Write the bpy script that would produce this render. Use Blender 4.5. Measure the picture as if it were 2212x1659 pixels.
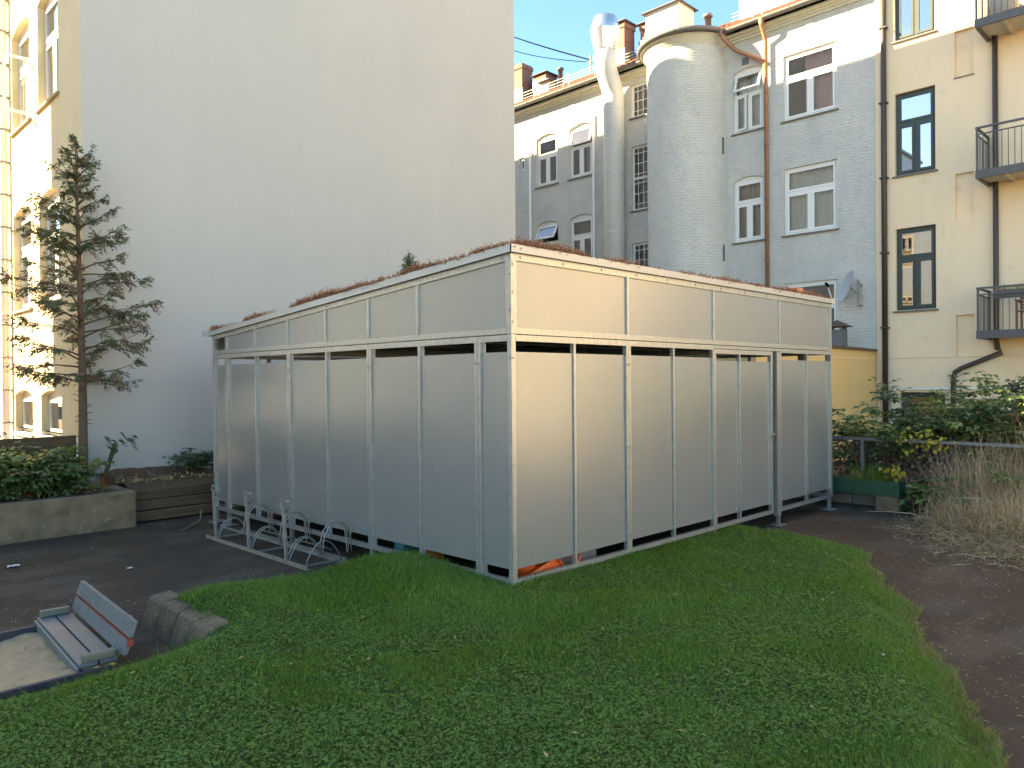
import bpy, math, random
import numpy as np
from mathutils import Vector, Matrix
random.seed(7); rng = np.random.default_rng(11)
S = bpy.context.scene
for o in list(bpy.data.objects): bpy.data.objects.remove(o)
COL = S.collection
rad = math.radians

# ------------------------------------------------------------------ camera
cam_d = bpy.data.cameras.new('camera'); cam = bpy.data.objects.new('camera', cam_d); COL.objects.link(cam)
cam_d.sensor_width = 36; cam_d.lens = 36 * 1648.0 / 2212.0
cam_d.clip_start = .05; cam_d.clip_end = 2000
CAM = Vector((-4.4885, -4.4663, 1.707))
F = Vector((.70909672, .70509906, -.00414129)); Rr = Vector((.70505732, -.7091029, -.00820084)); U = Vector((.008719, -.00289534, .9999578))
cam.matrix_world = Matrix(((Rr.x, U.x, -F.x, CAM.x), (Rr.y, U.y, -F.y, CAM.y), (Rr.z, U.z, -F.z, CAM.z), (0, 0, 0, 1)))
S.camera = cam
S.render.resolution_x = 1024; S.render.resolution_y = 768

# ------------------------------------------------------------------ light
SUN = Vector((-1.0, 1.2, .93)).normalized()
elev = math.asin(SUN.z); azim = math.atan2(SUN.x, SUN.y)
W = bpy.data.worlds.new('World'); S.world = W; W.use_nodes = True
nt = W.node_tree; nt.nodes.clear()
sky = nt.nodes.new('ShaderNodeTexSky'); sky.sky_type = 'NISHITA'; sky.sun_disc = False
sky.sun_elevation = elev; sky.sun_rotation = azim; sky.air_density = .75; sky.altitude = 300; sky.dust_density = .3; sky.ozone_density = 2.0
bg = nt.nodes.new('ShaderNodeBackground'); bg.inputs[1].default_value = .105
wo = nt.nodes.new('ShaderNodeOutputWorld')
# thin clouds all round the sky
tc = nt.nodes.new('ShaderNodeTexCoord'); mp = nt.nodes.new('ShaderNodeMapping'); mp.inputs['Scale'].default_value = (1.6, 1.6, 4.5)
mp.inputs['Location'].default_value = (.35, .1, .2)
nz = nt.nodes.new('ShaderNodeTexNoise'); nz.inputs['Scale'].default_value = 2.2; nz.inputs['Detail'].default_value = 6
cr = nt.nodes.new('ShaderNodeValToRGB'); cr.color_ramp.elements[0].position = .6; cr.color_ramp.elements[1].position = .82
cr.color_ramp.elements[1].color = (.6, .6, .6, 1)
mx = nt.nodes.new('ShaderNodeMixRGB'); mx.inputs[2].default_value = (3.6, 3.9, 4.1, 1)
L = nt.links.new
L(tc.outputs['Generated'], mp.inputs[0]); L(mp.outputs[0], nz.inputs[0]); L(nz.outputs[0], cr.inputs[0])
L(sky.outputs[0], mx.inputs[1]); L(cr.outputs[0], mx.inputs[0]); hs = nt.nodes.new('ShaderNodeHueSaturation'); hs.inputs['Saturation'].default_value = 1.25; L(mx.outputs[0], hs.inputs['Color']); L(hs.outputs[0], bg.inputs[0]); L(bg.outputs[0], wo.inputs[0])
sd = bpy.data.lights.new('sun', 'SUN'); sd.energy = 5.0; sd.angle = rad(.55); sd.color = (1, .93, .82)
so = bpy.data.objects.new('sun', sd); COL.objects.link(so); so.location = SUN * 60
so.rotation_euler = SUN.to_track_quat('Z', 'Y').to_euler()
vs = S.view_settings; vs.view_transform = 'Standard'; vs.look = 'None'; vs.gamma = 1; vs.exposure = 2.83; vs.use_white_balance = True; vs.white_balance_temperature = 11000; vs.white_balance_tint = 10; vs.use_curve_mapping = False
S.render.engine = 'CYCLES'; S.cycles.max_bounces = 8; S.cycles.diffuse_bounces = 5; S.cycles.transparent_max_bounces = 12
S.cycles.caustics_reflective = False; S.cycles.caustics_refractive = False

# ------------------------------------------------------------------ materials
MATS = {}
def mat(name, col, rough=.7, metal=0, spec=.5, noise=0, nscale=6, bump=0, bscale=40, col2=None, n2=None, stretch=(1, 1, 1), detail=6, trans=0):
    if name in MATS: return MATS[name]
    m = bpy.data.materials.new(name); m.use_nodes = True; t = m.node_tree; N = t.nodes; b = N['Principled BSDF']
    b.inputs['Roughness'].default_value = rough; b.inputs['Metallic'].default_value = metal
    b.inputs['Specular IOR Level'].default_value = spec; b.inputs['Base Color'].default_value = (*col, 1)
    co = N.new('ShaderNodeTexCoord'); ma = N.new('ShaderNodeMapping'); ma.inputs['Scale'].default_value = stretch
    t.links.new(co.outputs['Object'], ma.inputs[0])
    if noise or col2:
        n = N.new('ShaderNodeTexNoise'); n.inputs['Scale'].default_value = nscale; n.inputs['Detail'].default_value = detail; n.inputs['Roughness'].default_value = .6
        t.links.new(ma.outputs[0], n.inputs[0])
        r = N.new('ShaderNodeValToRGB'); r.color_ramp.elements[0].position = .32; r.color_ramp.elements[1].position = .68
        c2 = col2 if col2 else tuple(c * (1 - noise) for c in col)
        r.color_ramp.elements[0].color = (*c2, 1); r.color_ramp.elements[1].color = (*col, 1)
        t.links.new(n.outputs[0], r.inputs[0])
        outc = r.outputs[0]
        if n2:   # second, finer layer of wear: (scale, colour, threshold, strength)
            k = N.new('ShaderNodeTexNoise'); k.inputs['Scale'].default_value = n2[0]; k.inputs['Detail'].default_value = 8
            t.links.new(co.outputs['Object'], k.inputs[0])
            q = N.new('ShaderNodeValToRGB'); q.color_ramp.elements[0].position = n2[2]; q.color_ramp.elements[1].position = n2[2] + .1
            q.color_ramp.elements[1].color = (n2[3],) * 3 + (1,)
            t.links.new(k.outputs[0], q.inputs[0])
            x = N.new('ShaderNodeMixRGB'); x.inputs[2].default_value = (*n2[1], 1)
            t.links.new(q.outputs[0], x.inputs[0]); t.links.new(outc, x.inputs[1]); outc = x.outputs[0]
        t.links.new(outc, b.inputs['Base Color'])
    if bump:
        n = N.new('ShaderNodeTexNoise'); n.inputs['Scale'].default_value = bscale; n.inputs['Detail'].default_value = 5
        t.links.new(ma.outputs[0], n.inputs[0])
        u = N.new('ShaderNodeBump'); u.inputs['Strength'].default_value = bump; u.inputs['Distance'].default_value = .02
        t.links.new(n.outputs[0], u.inputs['Height']); t.links.new(u.outputs[0], b.inputs['Normal'])
    MATS[name] = m; return m

def brick_mat(name, col, col2, bump=.5, scale=1.0, cyl=False):
    """limewashed brickwork: soft courses in relief, blotchy paint"""
    m = mat(name, col, .85, noise=.1, nscale=1.3, col2=col2, n2=(5, tuple(c * .9 for c in col2), .56, .45)); t = m.node_tree; N = t.nodes; b = N['Principled BSDF']
    g = N.new('ShaderNodeNewGeometry'); sx = N.new('ShaderNodeSeparateXYZ'); cx = N.new('ShaderNodeCombineXYZ')
    t.links.new(g.outputs['Position'], sx.inputs[0])
    if cyl:
        a = N.new('ShaderNodeMath'); a.operation = 'SUBTRACT'; a.inputs[1].default_value = 15.0; t.links.new(sx.outputs[0], a.inputs[0])
        c = N.new('ShaderNodeMath'); c.operation = 'SUBTRACT'; c.inputs[1].default_value = 7.555; t.links.new(sx.outputs[1], c.inputs[0])
        d = N.new('ShaderNodeMath'); d.operation = 'ARCTAN2'; t.links.new(a.outputs[0], d.inputs[1]); t.links.new(c.outputs[0], d.inputs[0])
        e = N.new('ShaderNodeMath'); e.operation = 'MULTIPLY'; e.inputs[1].default_value = 1.19; t.links.new(d.outputs[0], e.inputs[0]); t.links.new(e.outputs[0], cx.inputs[0])
    else:
        t.links.new(sx.outputs[1], cx.inputs[0])
    t.links.new(sx.outputs[2], cx.inputs[1])
    # wobble so that the courses are not ruled
    wn = N.new('ShaderNodeTexNoise'); wn.inputs['Scale'].default_value = 3.5; wn.inputs['Detail'].default_value = 4; t.links.new(g.outputs['Position'], wn.inputs[0])
    ad = N.new('ShaderNodeMixRGB'); ad.blend_type = 'ADD'; ad.inputs[0].default_value = .085; t.links.new(cx.outputs[0], ad.inputs[1]); t.links.new(wn.outputs['Color'], ad.inputs[2])
    br = N.new('ShaderNodeTexBrick'); br.inputs['Scale'].default_value = 1; br.inputs['Brick Width'].default_value = .24; br.inputs['Row Height'].default_value = .078
    br.inputs['Mortar Size'].default_value = .014; br.inputs['Mortar Smooth'].default_value = .9
    br.inputs['Color1'].default_value = (1, 1, 1, 1); br.inputs['Color2'].default_value = (.72, .72, .72, 1); br.inputs['Mortar'].default_value = (0, 0, 0, 1)
    t.links.new(ad.outputs[0], br.inputs[0])
    nn = N.new('ShaderNodeTexNoise'); nn.inputs['Scale'].default_value = 5; nn.inputs['Detail'].default_value = 6; t.links.new(g.outputs['Position'], nn.inputs[0])
    mu = N.new('ShaderNodeMixRGB'); mu.blend_type = 'MULTIPLY'; mu.inputs[0].default_value = .92; t.links.new(br.outputs[0], mu.inputs[1]); t.links.new(nn.outputs[0], mu.inputs[2])
    u = N.new('ShaderNodeBump'); u.inputs['Strength'].default_value = bump; u.inputs['Distance'].default_value = .03
    t.links.new(mu.outputs[0], u.inputs['Height']); t.links.new(u.outputs[0], b.inputs['Normal'])
    return m

def leaf_mat(name, stops, rough=.5, transl=.3):
    m = bpy.data.materials.new(name); m.use_nodes = True; t = m.node_tree; N = t.nodes; b = N['Principled BSDF']; b.inputs['Roughness'].default_value = rough
    b.inputs['Specular IOR Level'].default_value = .35
    a = N.new('ShaderNodeAttribute'); a.attribute_name = 'tint'
    r = N.new('ShaderNodeValToRGB'); e = r.color_ramp.elements
    while len(e) < len(stops): e.new(.5)
    for k, (p, c) in enumerate(stops): e[k].position = p; e[k].color = (*c, 1)
    t.links.new(a.outputs['Fac'], r.inputs[0]); t.links.new(r.outputs[0], b.inputs['Base Color'])
    tr = N.new('ShaderNodeBsdfTranslucent'); t.links.new(r.outputs[0], tr.inputs[0])
    mxs = N.new('ShaderNodeMixShader'); mxs.inputs[0].default_value = transl
    out = N['Material Output']; t.links.new(b.outputs[0], mxs.inputs[1]); t.links.new(tr.outputs[0], mxs.inputs[2]); t.links.new(mxs.outputs[0], out.inputs[0])
    return m

def glass_mat(name, tint=(.8, .85, .85), boost=1.0):
    m = bpy.data.materials.new(name); m.use_nodes = True; t = m.node_tree; N = t.nodes; N.remove(N['Principled BSDF'])
    f = N.new('ShaderNodeFresnel'); f.inputs[0].default_value = 1.9
    g = N.new('ShaderNodeBsdfGlossy'); g.inputs['Roughness'].default_value = .015; g.inputs[0].default_value = (.95, .97, 1, 1)
    p = N.new('ShaderNodeBsdfTransparent'); p.inputs[0].default_value = (*tint, 1)
    mu = N.new('ShaderNodeMath'); mu.operation = 'MULTIPLY'; mu.inputs[1].default_value = boost; mu.use_clamp = True
    mxs = N.new('ShaderNodeMixShader'); t.links.new(f.outputs[0], mu.inputs[0]); t.links.new(mu.outputs[0], mxs.inputs[0])
    t.links.new(p.outputs[0], mxs.inputs[1]); t.links.new(g.outputs[0], mxs.inputs[2]); t.links.new(mxs.outputs[0], N['Material Output'].inputs[0])
    return m

M_gable = mat('gable plaster', (.50, .51, .50), .9, noise=.1, nscale=.5, col2=(.46, .48, .475), n2=(2.2, (.50, .495, .475), .56, .3), bump=.12, bscale=9, stretch=(1, 1, .55))
M_yel = mat('yellow plaster', (.90, .69, .49), .9, noise=.1, nscale=.7, col2=(.86, .655, .46), bump=.15, bscale=18, n2=(3, (.60, .48, .31), .62, .35))
M_yel2 = mat('deep yellow plaster', (.80, .52, .23), .9, noise=.1, nscale=.9, bump=.12, bscale=18)
M_lyel = mat('pale yellow facade plaster', (.74, .62, .42), .9, noise=.1, nscale=1.1, col2=(.68, .56, .37), bump=.2, bscale=10, n2=(1.6, (.72, .68, .6), .62, .6))
M_white = mat('white paint', (.80, .80, .78), .45)
M_offw = mat('white plinth plaster', (.74, .73, .69), .85, noise=.1, bump=.1)
M_brick = brick_mat('limewashed brick', (.62, .605, .565), (.55, .55, .525), .75)
M_tower = brick_mat('limewashed brick of the stair tower', (.66, .645, .595), (.60, .60, .565), 1.0, cyl=True)
M_corn = mat('cornice paint', (.62, .59, .48), .8, noise=.1)
M_zinc = mat('zinc gutter', (.19, .19, .185), .5, .4, noise=.15, nscale=8)
M_tile = mat('clay roof tile', (.13, .05, .032), .85, noise=.35, nscale=14)
M_rbrick = mat('red chimney brick', (.17, .075, .055), .9, noise=.4, nscale=16, col2=(.28, .17, .14), bump=.5, bscale=30)
M_cap = mat('chimney sheet metal', (.16, .16, .17), .5, .3)
M_copper = mat('copper pipe', (.46, .22, .13), .5, .35, noise=.25, nscale=5)
M_brown = mat('brown pipe', (.055, .04, .035), .45, spec=.5, noise=.2)
M_dgreen = mat('dark green window paint', (.035, .055, .05), .4, noise=.2)
M_sill = mat('slate sill', (.16, .15, .14), .7, noise=.2)
M_steel = mat('dark balcony steel', (.10, .095, .10), .5, .2, noise=.2)
M_soff = mat('balcony soffit', (.55, .50, .42), .8, noise=.1)
M_duct = mat('painted sheet duct', (.60, .61, .60), .55, 0, noise=.06)
M_alu = mat('bright metal cowl', (.74, .76, .78), .22, .9)
M_panel = mat('grey laminate panel', (.355, .375, .38), .27, .5, noise=.05, nscale=1.2, bump=.05, bscale=1.1, n2=(7, (.42, .43, .42), .6, .35))
M_galv = mat('galvanised steel', (.52, .535, .535), .34, .65, noise=.3, nscale=26, col2=(.36, .385, .40), n2=(60, (.72, .74, .74), .6, .5), stretch=(1, 1, .5))
M_fasc = mat('coated steel fascia', (.50, .51, .51), .4, .35, noise=.05)
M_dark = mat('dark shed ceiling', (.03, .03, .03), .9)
M_conc = mat('weathered concrete', (.33, .22, .135), .95, noise=.4, nscale=2.6, col2=(.13, .085, .05), n2=(9, (.42, .38, .33), .62, .7), bump=.5, bscale=30)
M_gran = mat('granite kerb', (.24, .17, .11), .9, noise=.35, nscale=9, col2=(.10, .075, .045), n2=(45, (.32, .25, .18), .6, .6), bump=.5, bscale=38)
M_block = mat('grey concrete block', (.22, .21, .19), .95, noise=.35, nscale=6, bump=.4)
M_wood = mat('weathered brown board', (.17, .10, .055), .9, noise=.4, nscale=5, col2=(.085, .055, .033), stretch=(.25, 3, 6), bump=.5, bscale=18)
M_soil = mat('soil and dead leaves', (.15, .09, .052), 1, noise=.5, nscale=18, bump=.9, bscale=28)
M_asph = mat('asphalt', (.068, .040, .023), .92, noise=.3, nscale=1.4, col2=(.043, .026, .015), n2=(70, (.17, .14, .115), .63, .6), bump=.5, bscale=90)
M_sand = mat('sand', (.52, .335, .195), 1, noise=.2, nscale=6, bump=.8, bscale=22)
M_bench = mat('grey bench paint', (.13, .155, .165), .5, noise=.2, nscale=7, n2=(11, (.27, .27, .25), .62, .6))
M_bench2 = mat('olive bench paint', (.17, .165, .125), .6, noise=.15)
M_red = mat('red paint', (.30, .045, .025), .6, noise=.3, nscale=20)
M_yelp = mat('yellow paint', (.62, .42, .10), .6, noise=.2)
M_blue = mat('blue board paint', (.055, .05, .07), .6, noise=.3, nscale=7)
M_rack = mat('dull galvanised rack', (.34, .335, .31), .5, .5, noise=.3, nscale=12)
M_rust = mat('rusty steel', (.27, .20, .15), .7, .3, noise=.4, nscale=9, col2=(.33, .32, .30))
M_bark = mat('reddish bark', (.21, .13, .095), .95, noise=.45, nscale=10, stretch=(6, 6, 1), bump=.8, bscale=20)
M_twig = mat('twig bark', (.12, .08, .055), .95, noise=.3)
M_greenp = mat('green planter paint', (.012, .075, .045), .45, noise=.2, nscale=3)
M_iron = mat('grey fence steel', (.19, .20, .215), .5, .4, noise=.2, nscale=14)
M_wire = mat('fence wire', (.14, .14, .13), .6, .5)
M_orange = mat('orange plastic', (.75, .10, .02), .45)
M_cable = mat('black cable', (.006, .006, .007), 1, spec=0)
M_cur = mat('pale curtain', (.80, .80, .77), .9)
M_curd = mat('beige curtain', (.55, .48, .39), .9)
M_curp = mat('pink curtain', (.80, .42, .40), .9)
M_chairw = mat('brown garden chair wood', (.22, .085, .04), .6, noise=.3)
M_pink = mat('pink plastic', (.65, .12, .18), .4)
M_greypot = mat('grey pot', (.42, .42, .44), .7)
M_paper = mat('white paper scrap', (.72, .72, .70), .8)
M_dish = mat('dish grey', (.50, .53, .56), .45)
M_west = mat('unseen block blue', (.45, .57, .70), .9, noise=.08, nscale=.8)  # blue of the unseen blocks, chosen to cool the left shed face's reflections
M_room = mat('room interior', (.10, .09, .08), .9)
M_blind = mat('lead lattice', (.72, .72, .70), .5)
G1 = glass_mat('window glass', (.85, .88, .88), 1.8); G2 = glass_mat('reflective window glass', (.55, .6, .62), 4.5)

def stain(m, scale, thr, wid, col, amt, stretch=(1, 1, 1)):
    t = m.node_tree; N = t.nodes; b = N['Principled BSDF']; src = b.inputs['Base Color'].links[0].from_socket
    co = N.new('ShaderNodeTexCoord'); ma = N.new('ShaderNodeMapping'); ma.inputs['Scale'].default_value = stretch
    n = N.new('ShaderNodeTexNoise'); n.inputs['Scale'].default_value = scale; n.inputs['Detail'].default_value = 8; n.inputs['Roughness'].default_value = .65; t.links.new(co.outputs['Object'], ma.inputs[0]); t.links.new(ma.outputs[0], n.inputs[0])
    q = N.new('ShaderNodeValToRGB'); q.color_ramp.elements[0].position = thr; q.color_ramp.elements[1].position = thr + wid; q.color_ramp.elements[1].color = (amt,) * 3 + (1,); t.links.new(n.outputs[0], q.inputs[0])
    x = N.new('ShaderNodeMixRGB'); x.inputs[2].default_value = (*col, 1); t.links.new(q.outputs[0], x.inputs[0]); t.links.new(src, x.inputs[1]); t.links.new(x.outputs[0], b.inputs['Base Color'])
stain(M_gable, 2.0, .5, .3, (.40, .405, .395), .2, (1, 1, .2)); stain(M_gable, .7, .55, .2, (.40, .41, .40), .25); stain(M_gable, 5, .64, .05, (.36, .35, .33), .25, (.35, 1, 1))
stain(M_yel, 2.4, .52, .25, (.68, .51, .36), .3, (1, 1, .12)); stain(M_yel, 9, .66, .06, (.62, .46, .32), .4)
stain(M_brick, 1.6, .52, .2, (.40, .43, .42), .45, (1, 1, .35)); stain(M_tower, 1.6, .52, .2, (.47, .47, .45), .4, (1, 1, .35)); stain(M_brick, 14, .62, .08, (.38, .38, .36), .5)
stain(M_lyel, 2.0, .52, .2, (.56, .45, .3), .4, (1, 1, .15)); stain(M_conc, 1.8, .5, .2, (.10, .07, .045), .6, (1.5, 1, .4))

# ------------------------------------------------------------------ mesh helpers
class MB:
    def __init__(s): s.v = []; s.f = []
    def add(s, vs, fs):
        b = len(s.v); s.v += [tuple(p) for p in vs]; s.f += [tuple(b + i for i in q) for q in fs]; return s
    def hexa(s, p): return s.add(p, [(0, 3, 2, 1), (4, 5, 6, 7), (0, 1, 5, 4), (1, 2, 6, 5), (2, 3, 7, 6), (3, 0, 4, 7)])
    def box(s, x0, x1, y0, y1, z0, z1):
        return s.hexa([(x0, y0, z0), (x1, y0, z0), (x1, y1, z0), (x0, y1, z0), (x0, y0, z1), (x1, y0, z1), (x1, y1, z1), (x0, y1, z1)])
    def bevbox(s, x0, x1, y0, y1, z0, z1, b=.012, jit=0):
        """box with chamfered edges (24 vertices)"""
        j = lambda: random.uniform(-jit, jit)
        X = (x0, x1); Y = (y0, y1); Z = (z0, z1); V = []; idx = {}
        for i in (0, 1):
            for k in (0, 1):
                for l in (0, 1):
                    sx, sy, sz = (1 - 2 * i), (1 - 2 * k), (1 - 2 * l); c = (X[i] + j(), Y[k] + j(), Z[l] + j())
                    for a in range(3):
                        p = list(c)
                        for q, sg in ((0, sx), (1, sy), (2, sz)):
                            if q != a: p[q] += sg * b
                        idx[(i, k, l, a)] = len(V); V.append(p)
        Fc = []
        for a in range(3):
            o1, o2 = [q for q in range(3) if q != a]
            for e in (0, 1):
                def key(u, w):
                    t = [0, 0, 0]; t[a] = e; t[o1] = u; t[o2] = w; return idx[(*t, a)]
                Fc.append((key(0, 0), key(1, 0), key(1, 1), key(0, 1)))
        for a in range(3):      # edges along axis a
            o1, o2 = [q for q in range(3) if q != a]
            for u in (0, 1):
                for w in (0, 1):
                    t0 = [0, 0, 0]; t0[o1] = u; t0[o2] = w; t1 = list(t0); t1[a] = 1
                    Fc.append((idx[(*t0, o1)], idx[(*t1, o1)], idx[(*t1, o2)], idx[(*t0, o2)]))
        for i in (0, 1):
            for k in (0, 1):
                for l in (0, 1): Fc.append((idx[(i, k, l, 0)], idx[(i, k, l, 1)], idx[(i, k, l, 2)]))
        return s.add(V, Fc)
    def tube(s, pts, r, n=8, cap=True, closed=False):
        pts = [Vector(p) for p in pts]; m = len(pts); rs = r if isinstance(r, (list, tuple)) else [r] * m
        base = len(s.v); up = None
        for i, p in enumerate(pts):
            if closed: d = pts[(i + 1) % m] - pts[i - 1]
            else: d = pts[min(i + 1, m - 1)] - pts[max(i - 1, 0)]
            d.normalize()
            if up is None:
                up = Vector((0, 0, 1)) if abs(d.z) < .9 else Vector((1, 0, 0))
            a = d.cross(up).normalized(); b = a.cross(d).normalized(); up = b
            for k in range(n):
                t = 2 * math.pi * k / n; s.v.append(tuple(p + a * rs[i] * math.cos(t) + b * rs[i] * math.sin(t)))
        rings = m if closed else m - 1
        for i in range(rings):
            for k in range(n):
                a0 = base + i * n + k; a1 = base + i * n + (k + 1) % n; j = (i + 1) % m
                b0 = base + j * n + k; b1 = base + j * n + (k + 1) % n; s.f.append((a0, a1, b1, b0))
        if cap and not closed:
            s.f.append(tuple(base + k for k in range(n))[::-1]); s.f.append(tuple(base + (m - 1) * n + k for k in range(n)))
        return s
    def lathe(s, c, prof, n=24, a0=0, a1=2 * math.pi):
        full = abs(a1 - a0 - 2 * math.pi) < 1e-6; base = len(s.v); kk = n if full else n + 1
        for r, z in prof:
            for k in range(kk):
                t = a0 + (a1 - a0) * k / n; s.v.append((c[0] + r * math.cos(t), c[1] + r * math.sin(t), z))
        for i in range(len(prof) - 1):
            for k in range(n):
                k2 = (k + 1) % kk
                s.f.append((base + i * kk + k, base + i * kk + k2, base + (i + 1) * kk + k2, base + (i + 1) * kk + k))
        return s
    def disc(s, c, nrm, r, h=.006, n=8):
        c = Vector(c); nrm = Vector(nrm).normalized(); return s.tube([c, c + nrm * h], r, n)
    def grid(s, f, nu, nv):
        base = len(s.v)
        for i in range(nu + 1):
            for k in range(nv + 1): s.v.append(tuple(f(i / nu, k / nv)))
        for i in range(nu):
            for k in range(nv):
                a = base + i * (nv + 1) + k; s.f.append((a, a + nv + 1, a + nv + 2, a + 1))
        return s

class Thing:
    """an Empty at the base of a thing; its parts are meshes given in world coordinates"""
    def __init__(s, name, label, cat, loc=(0, 0, 0), group=None):
        s.loc = Vector(loc); s.o = bpy.data.objects.new(name, None); COL.objects.link(s.o); s.o.location = loc; s.o.empty_display_size = .1
        s.o['label'] = label; s.o['category'] = cat
        if group: s.o['group'] = group
    def part(s, name, mb, m, parent=None, smooth=False, label=None, kind=None):
        o = mesh_obj(name, mb, m, smooth, s.loc); o.parent = parent if parent else s.o
        if label: o['label'] = label
        if kind: o['kind'] = kind
        return o
    def shared(s, name, me, loc, rotz=0, parent=None):
        o = bpy.data.objects.new(name, me); COL.objects.link(o); o.location = Vector(loc) - s.loc; o.rotation_euler = (0, 0, rotz); o.parent = parent if parent else s.o; return o

def mesh_of(name, mb, m, smooth=False, off=None):
    me = bpy.data.meshes.new(name)
    v = mb.v if off is None else [(a - off.x, b - off.y, c - off.z) for a, b, c in mb.v]
    me.from_pydata(v, [], mb.f); me.materials.append(m)
    if smooth: me.polygons.foreach_set('use_smooth', [True] * len(me.polygons))
    me.update(); return me
def mesh_obj(name, mb, m, smooth=False, off=None):
    o = bpy.data.objects.new(name, mesh_of(name, mb, m, smooth, off)); COL.objects.link(o); return o
def single(name, mb, m, label, cat, group=None, smooth=False, kind=None):
    vs_ = np.array(mb.v); c = Vector((float(vs_[:, 0].mean()), float(vs_[:, 1].mean()), float(vs_[:, 2].min())))
    o = mesh_obj(name, mb, m, smooth, c); o.location = c
    o['label'] = label; o['category'] = cat
    if group: o['group'] = group
    if kind: o['kind'] = kind
    return o
def struct(name, mb, m, label=None, smooth=False):
    o = mesh_obj(name, mb, m, smooth); o['kind'] = 'structure'
    if label: o['label'] = label
    return o

def np_mesh(name, V, tris, m, tint=None, off=None):
    """fast triangle mesh with a per-vertex 'tint'"""
    V = np.asarray(V, np.float32); tris = np.asarray(tris, np.int32)
    if off is not None: V = V - np.array(off, np.float32)
    me = bpy.data.meshes.new(name); me.vertices.add(len(V)); me.vertices.foreach_set('co', V.ravel())
    me.loops.add(tris.size); me.loops.foreach_set('vertex_index', tris.ravel())
    me.polygons.add(len(tris)); me.polygons.foreach_set('loop_start', np.arange(0, tris.size, 3, dtype=np.int32))
    me.update(calc_edges=True)
    if tint is not None:
        a = me.attributes.new('tint', 'FLOAT', 'POINT'); a.data.foreach_set('value', np.asarray(tint, np.float32))
    me.materials.append(m); o = bpy.data.objects.new(name, me); COL.objects.link(o); return o

def nrmz(a): return a / np.maximum(np.linalg.norm(a, axis=-1, keepdims=True), 1e-9)
def leaf_arrays(P, D, Nn, Ln, Wd, tint, fold=.25):
    """one folded pointed leaf (4 triangles) at each P, along D, facing Nn"""
    P = np.asarray(P); D = nrmz(np.asarray(D)); Nn = np.asarray(Nn); Sd = nrmz(np.cross(D, Nn)); Nn = nrmz(np.cross(Sd, D))
    Ln = np.asarray(Ln)[:, None]; Wd = np.asarray(Wd)[:, None]
    a = P; b = P + D * Ln * .45 + Sd * Wd + Nn * Wd * fold; c = P + D * Ln - Nn * Ln * .18; d = P + D * Ln * .45 - Sd * Wd + Nn * Wd * fold; e = P + D * Ln * .5
    V = np.stack([a, b, c, d, e], 1).reshape(-1, 3); n = len(P); i = np.arange(n)[:, None] * 5
    T = np.concatenate([i + np.array([0, 1, 4]), i + np.array([1, 2, 4]), i + np.array([4, 2, 3]), i + np.array([0, 4, 3])], 0)
    return V, T, np.repeat(tint, 5)
def join(arrs):
    Vs, Ts, Cs = [], [], []; off = 0
    for V, T, C in arrs: Vs.append(V); Ts.append(T + off); Cs.append(C); off += len(V)
    return np.concatenate(Vs), np.concatenate(Ts), np.concatenate(Cs)
def ribbons(P, H, Lean, Wd, tint, seg=2):
    """grass blades: base P, height H, lean vector, width"""
    n = len(P); a = rng.uniform(0, 2 * math.pi, n); Sd = np.stack([np.cos(a), np.sin(a), np.zeros(n)], 1) * np.asarray(Wd)[:, None]
    up = np.zeros((n, 3)); up[:, 2] = H
    p1 = P + up * .55 + Lean * .3; p2 = P + up + Lean
    V = np.stack([P - Sd, P + Sd, p1 - Sd * .8, p1 + Sd * .8, p2], 1).reshape(-1, 3); i = np.arange(n)[:, None] * 5
    T = np.concatenate([i + np.array([0, 1, 3]), i + np.array([0, 3, 2]), i + np.array([2, 3, 4])], 0)
    return V, T, np.repeat(tint, 5)

class Fr:
    """facade frame: s to the right seen from outside, d outwards, z up"""
    def __init__(s, O, T, N): s.O = Vector(O); s.T = Vector(T); s.N = Vector(N)
    def p(s, a, d, z): q = s.O + s.T * a + s.N * d; return (q.x, q.y, q.z + z)
    def box(s, mb, s0, s1, d0, d1, z0, z1):
        return mb.hexa([s.p(s0, d1, z0), s.p(s1, d1, z0), s.p(s1, d0, z0), s.p(s0, d0, z0), s.p(s0, d1, z1), s.p(s1, d1, z1), s.p(s1, d0, z1), s.p(s0, d0, z1)])

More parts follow.
